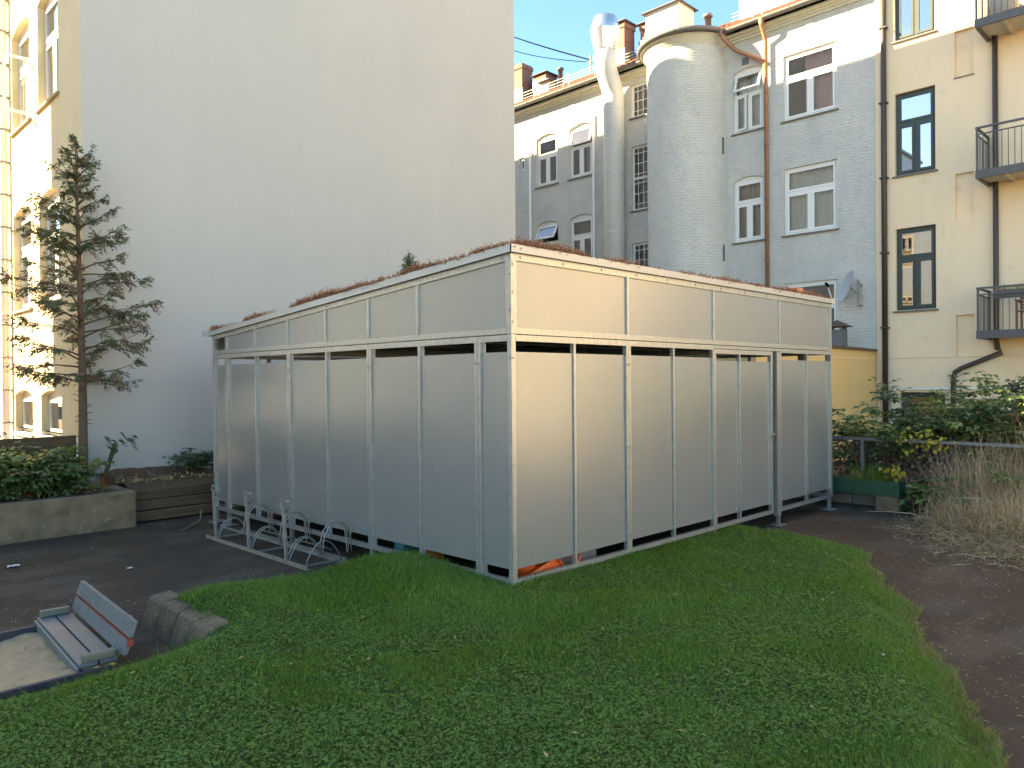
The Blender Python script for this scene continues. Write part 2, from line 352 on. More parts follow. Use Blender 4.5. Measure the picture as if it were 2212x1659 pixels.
def arc_z(h, a):
    s0, s1, z0, z1, rise = h; u = (a - (s0 + s1) / 2) / ((s1 - s0) / 2); return z1 - rise * u * u
def wall_holes(fr, s0, s1, z0, z1, holes, depth=.14, mb=None):
    """a wall sheet with real openings and reveals; a hole is (s0, s1, z0, z1 at the crown, arch rise)"""
    mb = mb or MB(); ss = sorted({s0, s1, *[h[0] for h in holes], *[h[1] for h in holes]}); zs = sorted({z0, z1, *[h[2] for h in holes], *[h[3] for h in holes]})
    for i in range(len(ss) - 1):
        for k in range(len(zs) - 1):
            cs = (ss[i] + ss[i + 1]) / 2; cz = (zs[k] + zs[k + 1]) / 2
            if any(h[0] < cs < h[1] and h[2] < cz < h[3] for h in holes): continue
            mb.add([fr.p(ss[i], 0, zs[k]), fr.p(ss[i + 1], 0, zs[k]), fr.p(ss[i + 1], 0, zs[k + 1]), fr.p(ss[i], 0, zs[k + 1])], [(0, 1, 2, 3)])
    for h in holes:
        a, b, c, d, rise = h; n = 8 if rise else 1
        top = [(a + (b - a) * k / n, arc_z(h, a + (b - a) * k / n)) for k in range(n + 1)]
        if rise:
            for k in range(n):
                (u0, w0), (u1, w1) = top[k], top[k + 1]
                mb.add([fr.p(u0, 0, w0), fr.p(u1, 0, w1), fr.p(u1, 0, d), fr.p(u0, 0, d)], [(0, 1, 2, 3)])
        ring = [(a, c), (b, c)] + top[::-1]
        for k in range(len(ring)):
            (u0, w0), (u1, w1) = ring[k], ring[(k + 1) % len(ring)]
            mb.add([fr.p(u0, 0, w0), fr.p(u0, -depth, w0), fr.p(u1, -depth, w1), fr.p(u1, 0, w1)], [(0, 1, 2, 3)])
    return mb
def curtain(fr, s0, s1, z0, z1, d, folds=7, amp=.025):
    return MB().grid(lambda u, w: fr.p(s0 + (s1 - s0) * u, d + amp * math.sin(u * folds * 6.28 + .6 * math.sin(w * 3)), z0 + (z1 - z0) * w), folds * 6, 3)

def frame_ring(fr, mb, s0, s1, z0, z1, w, d0, d1):
    fr.box(mb, s0, s0 + w, d0, d1, z0, z1); fr.box(mb, s1 - w, s1, d0, d1, z0, z1)
    fr.box(mb, s0 + w, s1 - w, d0, d1, z0, z0 + w); fr.box(mb, s0 + w, s1 - w, d0, d1, z1 - w, z1)
def sash(T, fr, win, s0, s1, z0, z1, d, m, g, w=.055, tilt=None, swing=None):
    """a sash and its pane; tilt opens a top-hung light, swing opens a side-hung casement"""
    mb = MB(); frame_ring(fr, mb, s0, s1, z0, z1, w, d - .02, d + .025)
    pb = MB(); pb.add([fr.p(s0 + w, d, z0 + w), fr.p(s1 - w, d, z0 + w), fr.p(s1 - w, d, z1 - w), fr.p(s0 + w, d, z1 - w)], [(0, 1, 2, 3)])
    if tilt or swing:
        for B in (mb, pb):
            out = []
            for v in B.v:
                q = Vector(v) - fr.O; a = q.dot(fr.T); e = q.dot(fr.N); z = q.z
                if tilt: h = z1 - z; z2 = z1 - h * math.cos(tilt) + (e - d) * math.sin(tilt); e = d + h * math.sin(tilt) + (e - d) * math.cos(tilt); z = z2
                if swing:
                    piv = s1 if swing > 0 else s0; r = a - piv; an = abs(swing); a2 = piv + r * math.cos(an); e = d + abs(r) * math.sin(an) + (e - d) * math.cos(an); a = a2
                out.append(fr.p(a, e, z))
            B.v = out
    so_ = T.part('sash', mb, m, win); pn = T.part('pane', pb, g, win); return so_, pn
def window(T, fr, h, m, g, style='T', depth=.14, sill=True, cur=None, tilt=None, swings=(None, None), parent=None, transom=.36, fw=.06):
    s0, s1, z0, z1, rise = h; d = -depth * .62; mb = MB()
    zt = z1 - rise if rise else z1
    frame_ring(fr, mb, s0, s1, z0, zt, fw, -depth - .01, d)
    if rise:
        n = 8
        for k in range(n):
            u0 = s0 + (s1 - s0) * k / n; u1 = s0 + (s1 - s0) * (k + 1) / n
            mb.hexa([fr.p(u0, d, zt - .001), fr.p(u1, d, zt - .001), fr.p(u1, -depth - .01, zt - .001), fr.p(u0, -depth - .01, zt - .001), fr.p(u0, d, arc_z(h, u0) + .001), fr.p(u1, d, arc_z(h, u1) + .001), fr.p(u1, -depth - .01, arc_z(h, u1) + .001), fr.p(u0, -depth - .01, arc_z(h, u0) + .001)])
    win = T.part('window', mb, m, parent); i0, i1, j0, j1 = s0 + fw, s1 - fw, z0 + fw, zt - fw
    if style == 'T':
        zm = j1 - (j1 - j0) * transom; c = (i0 + i1) / 2; tb = MB(); fr.box(tb, i0, i1, -depth, d + .01, zm - .035, zm + .035); fr.box(tb, c - .03, c + .03, -depth, d + .008, j0, zm - .035); T.part('transom', tb, m, win)
        sash(T, fr, win, i0 + .004, i1 - .004, zm + .038, j1 - .003, d - .005, m, g, tilt=tilt)
        sash(T, fr, win, i0 + .004, c - .033, j0 + .003, zm - .038, d - .005, m, g, swing=swings[0] and -swings[0]); sash(T, fr, win, c + .033, i1 - .004, j0 + .003, zm - .038, d - .005, m, g, swing=swings[1])
    elif style == 'lead':
        pb = MB(); pb.add([fr.p(i0, d - .02, j0), fr.p(i1, d - .02, j0), fr.p(i1, d - .02, j1), fr.p(i0, d - .02, j1)], [(0, 1, 2, 3)]); T.part('pane', pb, g, win)
        nz_ = 1 if (j1 - j0) < 1.2 else 2
        for q in range(nz_):
            a = j0 + (j1 - j0) * q / nz_; b = j0 + (j1 - j0) * (q + 1) / nz_; lb = MB(); w = i1 - i0; hgt = b - a
            for u in (.3, .7): fr.box(lb, i0 + w * u - .012, i0 + w * u + .012, d - .012, d, a, b)
            for u in (.16, .5, .84): fr.box(lb, i0, i1, d - .010, d + .002, a + hgt * u - .012, a + hgt * u + .012)
            if q: fr.box(lb, i0, i1, d - .015, d + .02, a - .035, a + .035)
            T.part('glazing_bars', lb, M_blind, win)
    else:
        sash(T, fr, win, i0 + .004, i1 - .004, j0 + .003, j1 - .003, d - .005, m, g, w=.05)
    if sill:
        sb = MB(); e = .05; sb.hexa([fr.p(s0 - e, .05, z0 - .055), fr.p(s1 + e, .05, z0 - .055), fr.p(s1 + e, -depth * .6, z0 - .035), fr.p(s0 - e, -depth * .6, z0 - .035), fr.p(s0 - e, .05, z0 - .015), fr.p(s1 + e, .05, z0 - .015), fr.p(s1 + e, -depth * .6, z0 + .004), fr.p(s0 - e, -depth * .6, z0 + .004)])
        T.part('sill', sb, sill if not isinstance(sill, bool) else M_sill, win)
    for c in (cur or []):
        a, b, mm = c[:3]; za, zb = (c[3], c[4]) if len(c) > 3 else (0, 1)
        T.part('curtain', curtain(fr, s0 + (s1 - s0) * a, s0 + (s1 - s0) * b, z0 + (z1 - z0) * za, z0 + (z1 - z0) * zb, -depth - .14, folds=max(2, int(9 * (b - a)))), mm, win, smooth=True)
    return win

GZ = -.18
# ------------------------------------------------------------------ ground
LP = np.array([(4.15, .2), (4.28, -.5), (4.18, -.95), (3.95, -1.36), (3.19, -1.79), (2.39, -2.21), (1.65, -2.66), (.98, -2.96), (.44, -3.25), (.07, -3.48), (-.26, -3.64), (-1.2, -4.3), (-2.5, -5.4), (-4, -7.5), (-7.2, -7.5),
               (-7.2, .8), (-3.46, .8), (-2.83, .78), (-2.43, .84), (-2.2, .9), (-2.18, 1.75), (-1.67, 1.93), (-1.0, 2.0), (-.8, 1.85), (-.15, 1.95), (.2, 1.9), (.2, .2)])
HELD = {18, 19}     # the side held by the kerb stones
def vnoise(x, y, s, seed=0):
    r_ = np.random.default_rng(seed); g = r_.random((64, 64)); u = x * s + 17.3; w = y * s + 9.1; i = np.floor(u).astype(int); k = np.floor(w).astype(int); fu = u - i; fw = w - k
    fu = fu * fu * (3 - 2 * fu); fw = fw * fw * (3 - 2 * fw); G = lambda a, b: g[a % 64, b % 64]
    return (G(i, k) * (1 - fu) + G(i + 1, k) * fu) * (1 - fw) + (G(i, k + 1) * (1 - fu) + G(i + 1, k + 1) * fu) * fw
def lawn_info(x, y):
    """inside mask, distance to the open edge"""
    wx = .16 * (vnoise(x, y, 2.2, 71) - .5) + .09 * (vnoise(x, y, 7, 72) - .5); wy = .16 * (vnoise(x, y, 2.2, 73) - .5) + .09 * (vnoise(x, y, 7, 74) - .5); fr_ = np.clip((x + 1.8) / .4, 0, 1) * (y < .3); x = x + wx * fr_; y = y + wy * fr_
    n = len(LP); ins = np.zeros(x.shape, bool); dist = np.full(x.shape, 9.0)
    for i in range(n):
        ax, ay = LP[i]; bx, by = LP[(i + 1) % n]
        c = ((ay > y) != (by > y)) & (x < (bx - ax) * (y - ay) / (by - ay + 1e-12) + ax); ins ^= c
        if i in HELD or i in (24, 25, 26): continue
        dx, dy = bx - ax, by - ay; t = np.clip(((x - ax) * dx + (y - ay) * dy) / (dx * dx + dy * dy), 0, 1)
        dist = np.minimum(dist, np.hypot(x - ax - t * dx, y - ay - t * dy))
    return ins, dist
def lawn_h(x, y, d):
    t = np.clip(d / .5, 0, 1); t = t * t * (3 - 2 * t)
    side = np.clip((x + 1.2) / 1.0, 0, 1)
    amp = .165 - .045 * np.clip((x - .6) / 2.5, 0, 1)
    h = GZ + .012 + amp * t + .035 * (vnoise(x, y, 1.3, 3) - .5) + .02 * (vnoise(x, y, 4, 4) - .5)
    h += .11 * np.exp(-(((x + 2.0) / .5) ** 2 + ((y - 1.25) / .55) ** 2)) * np.clip(d / .2, 0, 1)
    h += .06 * np.exp(-(((x + .45) / .4) ** 2 + ((y - 1.3) / .45) ** 2))
    return h
gb = MB()
gb.grid(lambda u, w: (-60 + 130 * u, -60 + 130 * w, GZ - .012), 4, 4)
o = struct('ground', gb, M_soil)
mb = MB(); mb.grid(lambda u, w: (-7.5 + 22 * u, -40 + 31 * w, GZ + .004), 4, 4); struct('added_bounce_yard', mb, mat('pale bounce ground', (.38, .34, .28), 1, noise=.3, nscale=30))  # pale yard out of view, added to bounce sunlight into the courtyard
ab = MB(); NA = 90
def asph_pt(u, w):
    x = -9 + 18 * u; y = -9 + 18 * w
    return (x, y, GZ + .012 * float(vnoise(np.array(x), np.array(y), .8, 5) - .5))
ab.grid(asph_pt, NA, NA)
struct('asphalt_yard', ab, M_asph, smooth=True)
# patched, worn and needle-strewn asphalt gets its own second look through the material
t = M_asph.node_tree; N_ = t.nodes; bs = N_['Principled BSDF']; src = bs.inputs['Base Color'].links[0].from_socket
def overlay(src, scale, thr, wid, col, amt, stretch=(1, 1, 1), rot=0):
    co = N_.new('ShaderNodeTexCoord'); ma = N_.new('ShaderNodeMapping'); ma.inputs['Scale'].default_value = stretch; ma.inputs['Rotation'].default_value = (0, 0, rot)
    n = N_.new('ShaderNodeTexNoise'); n.inputs['Scale'].default_value = scale; n.inputs['Detail'].default_value = 7; t.links.new(co.outputs['Object'], ma.inputs[0]); t.links.new(ma.outputs[0], n.inputs[0])
    q = N_.new('ShaderNodeValToRGB'); q.color_ramp.elements[0].position = thr; q.color_ramp.elements[1].position = thr + wid; q.color_ramp.elements[1].color = (amt,) * 3 + (1,); t.links.new(n.outputs[0], q.inputs[0])
    x = N_.new('ShaderNodeMixRGB'); x.inputs[2].default_value = (*col, 1); t.links.new(q.outputs[0], x.inputs[0]); t.links.new(src, x.inputs[1]); return x.outputs[0]
src = overlay(src, .9, .52, .12, (.092, .076, .06), .6, (1, 2.2, 1), .7)
src = overlay(src, 1.1, .56, .1, (.10, .068, .045), .75, (1, 1.6, 1), 2.2)
t.links.new(src, bs.inputs['Base Color'])

# lawn soil sheet
gx = np.linspace(-7.2, 4.4, 233); gy = np.linspace(-7.5, 2.1, 193); XX, YY = np.meshgrid(gx, gy, indexing='ij'); ins, dd = lawn_info(XX, YY); HH = lawn_h(XX, YY, np.where(ins, dd, 0)) - np.where(ins, 0, .03)
V = np.stack([XX, YY, HH], -1).reshape(-1, 3); ny = len(gy); keep = ins[:-1, :-1] | ins[1:, :-1] | ins[:-1, 1:] | ins[1:, 1:]
ii, kk = np.nonzero(keep); a = ii * ny + kk; T = np.concatenate([np.stack([a, a + ny, a + ny + 1], 1), np.stack([a, a + ny + 1, a + 1], 1)])
M_lsoil = mat('lawn floor', (.035, .045, .018), 1, noise=.5, nscale=20, col2=(.045, .035, .02))
o = np_mesh('lawn', V, T, M_lsoil); o['kind'] = 'structure'

# ------------------------------------------------------------------ building with the grey gable (left)
GY = 7.8; GX0 = -1.0; GX1 = 8.0
gbld = Thing('apartment_building', 'tall block with blank grey gable wall and sunlit pale yellow side beside the conifer', 'building', (GX0, GY, GZ))
mb = MB(); mb.add([(GX0, GY, GZ), (GX1, GY, GZ), (GX1, GY, 15.9), (3.5, GY, 19.9), (GX0, GY, 15.9)], [(0, 1, 2, 3, 4)])
gbld.part('gable_wall', mb, M_gable, label='blank grey plastered gable wall')
mb = MB(); mb.add([(GX1, GY, GZ), (GX1, 40, GZ), (GX1, 40, 15.9), (GX1, GY, 15.9)], [(0, 1, 2, 3)]); mb.add([(GX0, 40, GZ), (GX0, 40, 15.9), (3.5, 40, 19.9), (GX1, 40, 15.9), (GX1, 40, GZ)], [(0, 1, 2, 3, 4)]); gbld.part('rear_wall', mb, M_gable)
mb = MB(); mb.hexa([(GX0 - .4, GY - .02, 15.6), (3.5, GY - .02, 19.92), (3.5, 40, 19.92), (GX0 - .4, 40, 15.6), (GX0 - .4, GY - .02, 15.75), (3.5, GY - .02, 20.1), (3.5, 40, 20.1), (GX0 - .4, 40, 15.75)])
mb.hexa([(3.5, GY - .02, 19.92), (GX1 + .4, GY - .02, 15.6), (GX1 + .4, 40, 15.6), (3.5, 40, 19.92), (3.5, GY - .02, 20.1), (GX1 + .4, GY - .02, 15.75), (GX1 + .4, 40, 15.75), (3.5, 40, 20.1)])
roof = gbld.part('roof', mb, M_tile)
FL = Fr((GX0, 0, 0), (0, -1, 0), (-1, 0, 0))
cols = [(-10.1, -8.92), (-11.82, -10.6)]; far = [(-14.6, -13.4), (-16.9, -15.7), (-19.4, -18.2), (-22, -20.8)]
lh = []
for (a, b) in cols + far:
    lh += [(a, b, 6.28, 8.12, .12), (a, b, 3.05, 4.86, .12), (a, b, .86, 1.62, .1), (a, b, 9.4, 11.2, .12), (a, b, 12.5, 14.2, .12)]
mb = wall_holes(FL, -40, -GY, .93, 15.9, [h for h in lh if h[2] > .93] + [(h[0], h[1], .93, h[3], h[4]) for h in lh if h[2] < .93], depth=.2)
gbld.part('facade_wall', mb, M_lyel, label='pale yellow plastered facade')
mb = wall_holes(FL, -40, -GY, GZ, .93, [(h[0], h[1], .86, .93, 0) for h in lh if h[2] < .93], depth=.2); mb.v = [(x - .004, y, z) for x, y, z in mb.v]
gbld.part('plinth', mb, M_offw, label='white painted plinth')
for i, h in enumerate(lh):
    if h[0] < -12.5: 
        window(gbld, FL, h, M_white, G1, depth=.2, sill=False); continue
    lowr = h[2] < 1
    window(gbld, FL, h, M_white, G1, 'S' if lowr else 'T', depth=.2, sill=mat('sand sill', (.42, .35, .25), .8), cur=[(.05, .95, M_cur)] if not lowr else None, swings=(None, rad(88)) if (h[2] > 6 and h[2] < 7 and h[0] < -11) else (None, None))
mb = MB(); mb.tube([(GX0 - .09, 12.08, GZ), (GX0 - .09, 12.08, 15.8)], .055, 12); gbld.part('downpipe', mb, M_white, smooth=True)
mb = MB(); mb.tube([(GX0 - .06, 12.32, GZ), (GX0 - .06, 12.32, 15.8)], .035, 10); gbld.part('downpipe', mb, M_white, smooth=True)
mb = MB()
for k in range(26): mb.box(GX0 - .16, GX0, 12.02, 12.14, .4 + k * .6, .425 + k * .6)
gbld.part('pipe_clamps', mb, M_zinc)

# unseen west block inferred from its shade; steps and blue colour set for light
WX = -8.0
wb = Thing('apartment_building', 'unseen pale blue block across the yard, shaped to keep the lawn in shade', 'building', (WX, -6, GZ))
FW = Fr((WX, 0, 0), (0, 1, 0), (1, 0, 0))
SEC = ((4.0, 5.4, 6.0), (5.4, 7.5, 8.8), (7.5, 11.0, 11.6), (11.0, 17.8, 15.0))      # heights stepped to shade only the visible yard and let skylight in
wh = [(y, y + 1.2, z, z + 1.7, 0) for y in (4.1, 5.7, 8.6, 12.1, 15.2) for z in (1.2, 4.3, 7.4, 10.5, 13) if any(a + .1 < y and y + 1.3 < b and z + 1.9 < h for a, b, h in SEC)]
mb = MB()
for a, b, h in SEC: wall_holes(FW, a, b, GZ, h, [q for q in wh if a < q[0] < b], mb=mb)
wb.part('wall', mb, M_west)
mb = MB(); X2 = WX - 9; pv = GZ
for a, b, h in SEC:
    mb.add([(WX, a, pv), (WX, a, h), (X2, a, h), (X2, a, pv)], [(0, 1, 2, 3)]); mb.add([(X2, a, GZ), (X2, a, h), (X2, b, h), (X2, b, GZ)], [(0, 1, 2, 3)]); pv = h
mb.add([(WX, 17.8, GZ), (X2, 17.8, GZ), (X2, 17.8, 15.4), (WX, 17.8, 15.4)], [(0, 1, 2, 3)]); wb.part('side_wall', mb, M_west)
for a, b, h in SEC: mb = MB(); mb.box(X2 - .2, WX + .2, a - .15, b - .003 if b < 17 else b, h + .001, h + .15); wb.part('roof', mb, M_zinc)
for h in wh: window(wb, FW, h, M_white, G1, 'S', sill=False)
nb = Thing('apartment_building', 'unseen distant block with red roof, added to screen low sky glow from the shed panels', 'building', (-26, 40, GZ))  # added out of view to keep horizon glow out of the left panels
mb = MB(); mb.box(-36, -26, 19, 90, GZ, 15); nb.part('wall', mb, M_west); mb = MB(); mb.hexa([(-36.3, 18.8, 15.01), (-25.7, 18.8, 15.01), (-25.7, 90.2, 15.01), (-36.3, 90.2, 15.01), (-31, 19, 18), (-31, 19, 18.02), (-31, 90, 18.02), (-31, 90, 18)]); nb.part('roof', mb, M_tile)

# ------------------------------------------------------------------ grey brick building (back)
BX = 15.0
FB = Fr((BX, 0, 0), (0, -1, 0), (-1, 0, 0))
back = Thing('brick_building', 'limewashed grey brick tenement with round stair tower and tiled roof behind the shed', 'building', (BX, 8, GZ))
Wd = [(-4.68, -3.28)]; Nn_ = [(-6.13, -5.25)]; La = [(-9.6, -9.0)]; A_ = [(-13.63, -12.65)]; B_ = [(-12.13, -11.16)]
wins = []
for z0, z1 in ((8.52, 10.24), (5.5, 7.25), (2.5, 4.22)):
    wins.append(('W', (*Wd[0], z0, z1, 0))); wins.append(('N', (*Nn_[0], z0, z1 + .03, .1)))
for z0, z1 in ((8.42, 10.18), (5.4, 7.19), (2.4, 4.2)):
    wins.append(('A', (*A_[0], z0, z1, .12))); wins.append(('B', (*B_[0], z0, z1, .12)))
for z0, z1 in ((9.83, 10.84), (6.95, 8.93), (3.95, 5.93)): wins.append(('L', (*La[0], z0, z1, 0)))
wins.append(('S', (-14.46, -14.2, 9.15, 9.6, 0)))
holes = [w[1] for w in wins]
mb = wall_holes(FB, -26, -2.3, GZ, 11.25, holes, depth=.13); back.part('wall', mb, M_brick)
mb = MB(); mb.add([(BX, 26, GZ), (BX + 10, 26, GZ), (BX + 10, 26, 11.2), (20, 26, 14.26), (BX, 26, 11.2)], [(0, 1, 2, 3, 4)]); mb.add([(BX, 2.3, GZ), (BX, 2.3, 11.2), (20, 2.3, 14.26), (BX + 10, 2.3, 11.2), (BX + 10, 2.3, GZ)], [(0, 1, 2, 3, 4)]); mb.add([(BX + 10, 2.3, GZ), (BX + 10, 2.3, 11.2), (BX + 10, 26, 11.2), (BX + 10, 26, GZ)], [(0, 1, 2, 3)])
back.part('side_wall', mb, M_brick)
for kind, h in wins:
    top = h[2] > 8
    if kind == 'W': window(back, FB, h, M_white, G1, cur=[(.35, .98, M_curp)] if top else [(.04, .96, M_cur)] if h[2] > 5 else [(.0, .3, M_cur)], depth=.13)
    elif kind == 'N': window(back, FB, h, M_white, G1, cur=[(.04, .96, M_curd if h[2] < 8 else M_cur)], tilt=rad(22) if top else None, swings=(rad(14), None) if top else (None, None), depth=.13)
    elif kind == 'A': window(back, FB, h, M_white, G1, depth=.13, tilt=rad(30) if 5 < h[2] < 6 else None)
    elif kind == 'B': window(back, FB, h, M_white, G1, depth=.13, tilt=rad(12) if top else None, cur=[(.55, .95, M_cur, 0, .62)] if top else [(.0, .95, M_curd, .6, 1)])
    elif kind == 'L': window(back, FB, h, M_white, G1, 'lead', depth=.13)
    else: window(back, FB, h, M_white, G1, 'S', depth=.13, sill=False, fw=.03)
# tower: half cylinder with real eave, slits
TC = (BX, 7.555); TR = 1.188
mb = MB(); mb.lathe(TC, [(TR, GZ), (TR, 11.1)], 48, math.pi / 2, 3 * math.pi / 2); tower = back.part('stair_tower', mb, M_tower, smooth=True, label='rounded whitewashed stair tower')
mb = MB(); mb.lathe(TC, [(TR + .001, 11.0), (TR + .035, 11.03), (TR + .05, 11.1), (TR + .10, 11.13), (TR + .11, 11.2), (TR + .2, 11.22)], 48, math.pi / 2, 3 * math.pi / 2); back.part('tower_cornice', mb, M_corn, tower, True)
mb = MB(); pr = [(TR + .2 + .09 * math.cos(t_), 11.33 + .09 * math.sin(t_)) for t_ in np.linspace(math.pi, 2 * math.pi + .3, 9)]; mb.lathe(TC, pr, 48, math.pi / 2 - .1, 3 * math.pi / 2 + .1); back.part('tower_gutter', mb, M_zinc, tower, True)
mb = MB(); mb.lathe(TC, [(TR + .24, 11.32), (TR * .5, 11.62), (.01, 11.75)], 48, math.pi / 2, 3 * math.pi / 2); back.part('tower_roof', mb, M_zinc, tower, True)
mb = MB()
for k in range(11):
    a_ = math.pi / 2 + math.pi * (k + .5) / 11; c_ = Vector((math.cos(a_), math.sin(a_), 0)); p0 = Vector((*TC, 0))
    mb.tube([p0 + c_ * (TR + .11) + Vector((0, 0, 11.36)), p0 + c_ * (TR + .2) + Vector((0, 0, 11.235)), p0 + c_ * (TR + .3) + Vector((0, 0, 11.34))], .012, 4)
back.part('gutter_brackets', mb, M_zinc, tower)
for z_ in (8.0, 5.0):
    mb = MB(); a_ = rad(263); c_ = Vector((math.cos(a_), math.sin(a_), 0)); q = Vector((*TC, 0)) + c_ * (TR - .03); sdv = Vector((-c_.y, c_.x, 0)) * .035
    mb.hexa([q - sdv + Vector((0, 0, z_)), q + sdv + Vector((0, 0, z_)), q + sdv + c_ * .05 + Vector((0, 0, z_)), q - sdv + c_ * .05 + Vector((0, 0, z_)), q - sdv + Vector((0, 0, z_ + .46)), q + sdv + Vector((0, 0, z_ + .46)), q + sdv + c_ * .05 + Vector((0, 0, z_ + .46)), q - sdv + c_ * .05 + Vector((0, 0, z_ + .46))]); back.part('slit_window', mb, M_cap, tower)
# cornice, gutter, roof
mb = MB()
for s0, s1 in ((-26, -8.75), (-6.36, -2.3)):
    FB.box(mb, s0, s1, .002, .06, 11.02, 11.09); FB.box(mb, s0, s1, .002, .11, 11.09, 11.15); FB.box(mb, s0, s1, .002, .2, 11.15, 11.22)
back.part('cornice', mb, M_corn)
mb = MB()
for y0, y1 in ((2.3, 6.3), (8.8, 26)):
    n = 9; ang = [math.pi + (math.pi + .3) * k / (n - 1) for k in range(n)]
    for k in range(n - 1):
        q0 = (BX - .36 + .09 * math.cos(ang[k]), 11.31 + .09 * math.sin(ang[k])); q1 = (BX - .36 + .09 * math.cos(ang[k + 1]), 11.31 + .09 * math.sin(ang[k + 1]))
        mb.add([(q0[0], y0, q0[1]), (q0[0], y1, q0[1]), (q1[0], y1, q1[1]), (q1[0], y0, q1[1])], [(0, 1, 2, 3)])
gut = back.part('gutter', mb, M_zinc, smooth=True)
mb = MB()
for y in np.arange(2.6, 26, .85):
    if 6.2 < y < 8.9: continue
    mb.tube([(BX - .455, y, 11.33), (BX - .43, y, 11.245), (BX - .36, y, 11.215), (BX - .28, y, 11.25)], .012, 4)
back.part('gutter_brackets', mb, M_zinc, gut)
mb = MB()     # pantiles: a wavy sheet with stepped courses
nc = 18; ny_ = 24 * 8
def rf(i, y):
    u = i / nc; x = BX - .36 + (20.2 - BX + .36) * u; z = 11.33 + (14.3 - 11.33) * u; return x, z + .03 * (1 - abs(math.sin(y * math.pi / .22)))
ys_ = np.linspace(2.3, 26, 431)
for i in range(nc):
    base = len(mb.v)
    for y in ys_:
        x0, z0_ = rf(i, y); x1, z1_ = rf(i + 1.08, y); mb.v.append((x0, y, z0_ + .035)); mb.v.append((x1, y, z1_)); mb.v.append((x0 + .004, y, z0_ - .01))
    for k in range(len(ys_) - 1):
        a = base + 3 * k; mb.f.append((a, a + 3, a + 4, a + 1)); mb.f.append((a + 2, a + 5, a + 3, a))
broof = back.part('roof', mb, M_tile, kind='stuff', label='red pantile roof slope')
mb = MB(); mb.add([(20.2, 2.3, 14.3), (20.2, 26, 14.3), (25.2, 26, 11.2), (25.2, 2.3, 11.2)], [(0, 1, 2, 3)]); back.part('rear_roof_slope', mb, M_tile)
def chimney(y0, y1, x0, x1, zt, m, capm=True, flash=True):
    mb = MB(); mb.box(x0, x1, y0, y1, 11.6, zt); c = back.part('chimney', mb, m, broof)
    if m is M_rbrick:
        fb = MB(); fb.box(x0 - .03, x1 + .03, y0 - .03, y1 + .03, zt - .2, zt - .06); back.part('brick_collar', fb, m, broof)
    if capm: cb = MB(); cb.hexa([(x0 - .12, y0 - .12, zt + .0), (x1 + .12, y0 - .12, zt), (x1 + .12, y1 + .12, zt), (x0 - .12, y1 + .12, zt), (x0 - .06, y0 - .06, zt + .06), (x1 + .06, y0 - .06, zt + .06), (x1 + .06, y1 + .06, zt + .06), (x0 - .06, y1 + .06, zt + .06)]); back.part('chimney_cap', cb, M_cap, broof)
    if flash: fb = MB(); fb.box(x0 - .05, x1 + .05, y0 - .05, y1 + .05, 12.2, 12.9 + (x0 - 17.2) * .55 + .35); back.part('chimney_flashing', fb, M_zinc, broof)
chimney(16.5, 17.1, 17.3, 17.9, 14.3, M_rbrick, False); chimney(15.5, 16.1, 17.6, 18.2, 13.7, M_rbrick); chimney(15.1, 15.5, 17.3, 17.7, 13.2, M_corn, flash=False)
chimney(11.45, 12.1, 17.2, 17.8, 14.2, M_rbrick); chimney(9.9, 11.05, 17.6, 18.2, 14.05, M_rbrick)
chimney(8.75, 10.0, 16.4, 17.3, 13.65, M_offw, flash=False); chimney(4.9, 7.1, 17.2, 18.4, 15.2, M_offw, flash=False)
for (x, y, zb, zt, r_) in ((18, 15.1, 13, 13.85, .09), (16.2, 7.6, 11.6, 12.75, .1)):
    mb = MB(); mb.lathe((x, y), [(r_, zb), (r_, zt - .1), (r_ * 1.05, zt - .1), (r_ * 1.5, zt - .06), (r_ * 1.5, zt), (.001, zt + .02)], 14); back.part('vent_pipe', mb, M_zinc, broof, True)
mb = MB()
for (y0, y1) in ((2.4, 6.2), (8.9, 10.0), (10.6, 25)):
    for q in (0, 1, 2): mb.tube([(15.05 + .02 * q, y0, 11.70 + .11 * q), (15.05 + .02 * q, y1, 11.70 + .11 * q)], .012, 5)
    for y in np.arange(y0 + .3, y1, 1.35):
        for s_ in (-1, 1): mb.tube([(15.0, y + .14 * s_, 11.55), (15.09, y + .02 * s_, 12.02)], .022, 5)
back.part('snow_guard', mb, M_corn, broof)
for z_, y_ in ((11.0 - .12, 3.97), (10.82, 12.0), (10.82, 13.4), (10.45, 5.75)):
    mb = MB(); FB.box(mb, -y_ - .1, -y_ + .1, .001, .012, z_ - .1, z_ + .1); back.part('air_vent', mb, M_cap if y_ < 6 and z_ < 10.6 else M_corn)
# pipes
mb = MB(); mb.tube([(BX - .36, 5.1, 11.3), (BX - .36, 5.1, 11.1), (BX - .12, 5.1, 10.75), (BX - .12, 5.1, 2.4)], [.1, .055, .055, .055], 12); back.part('copper_downpipe', mb, M_copper, smooth=True)
mb = MB(); mb.tube([(BX - .55, 6.22, 11.25), (BX - .5, 6.15, 11.05), (BX - .2, 5.95, 10.75), (BX - .13, 5.1, 10.2)], .055, 12); back.part('copper_branch_pipe', mb, M_copper, smooth=True)
for y_, zt in ((13.88, 9.7), (11.05, 10.3)):
    mb = MB(); mb.tube([(BX - .06, y_, GZ), (BX - .06, y_, zt)], .04, 10); back.part('white_pipe', mb, M_white, smooth=True)

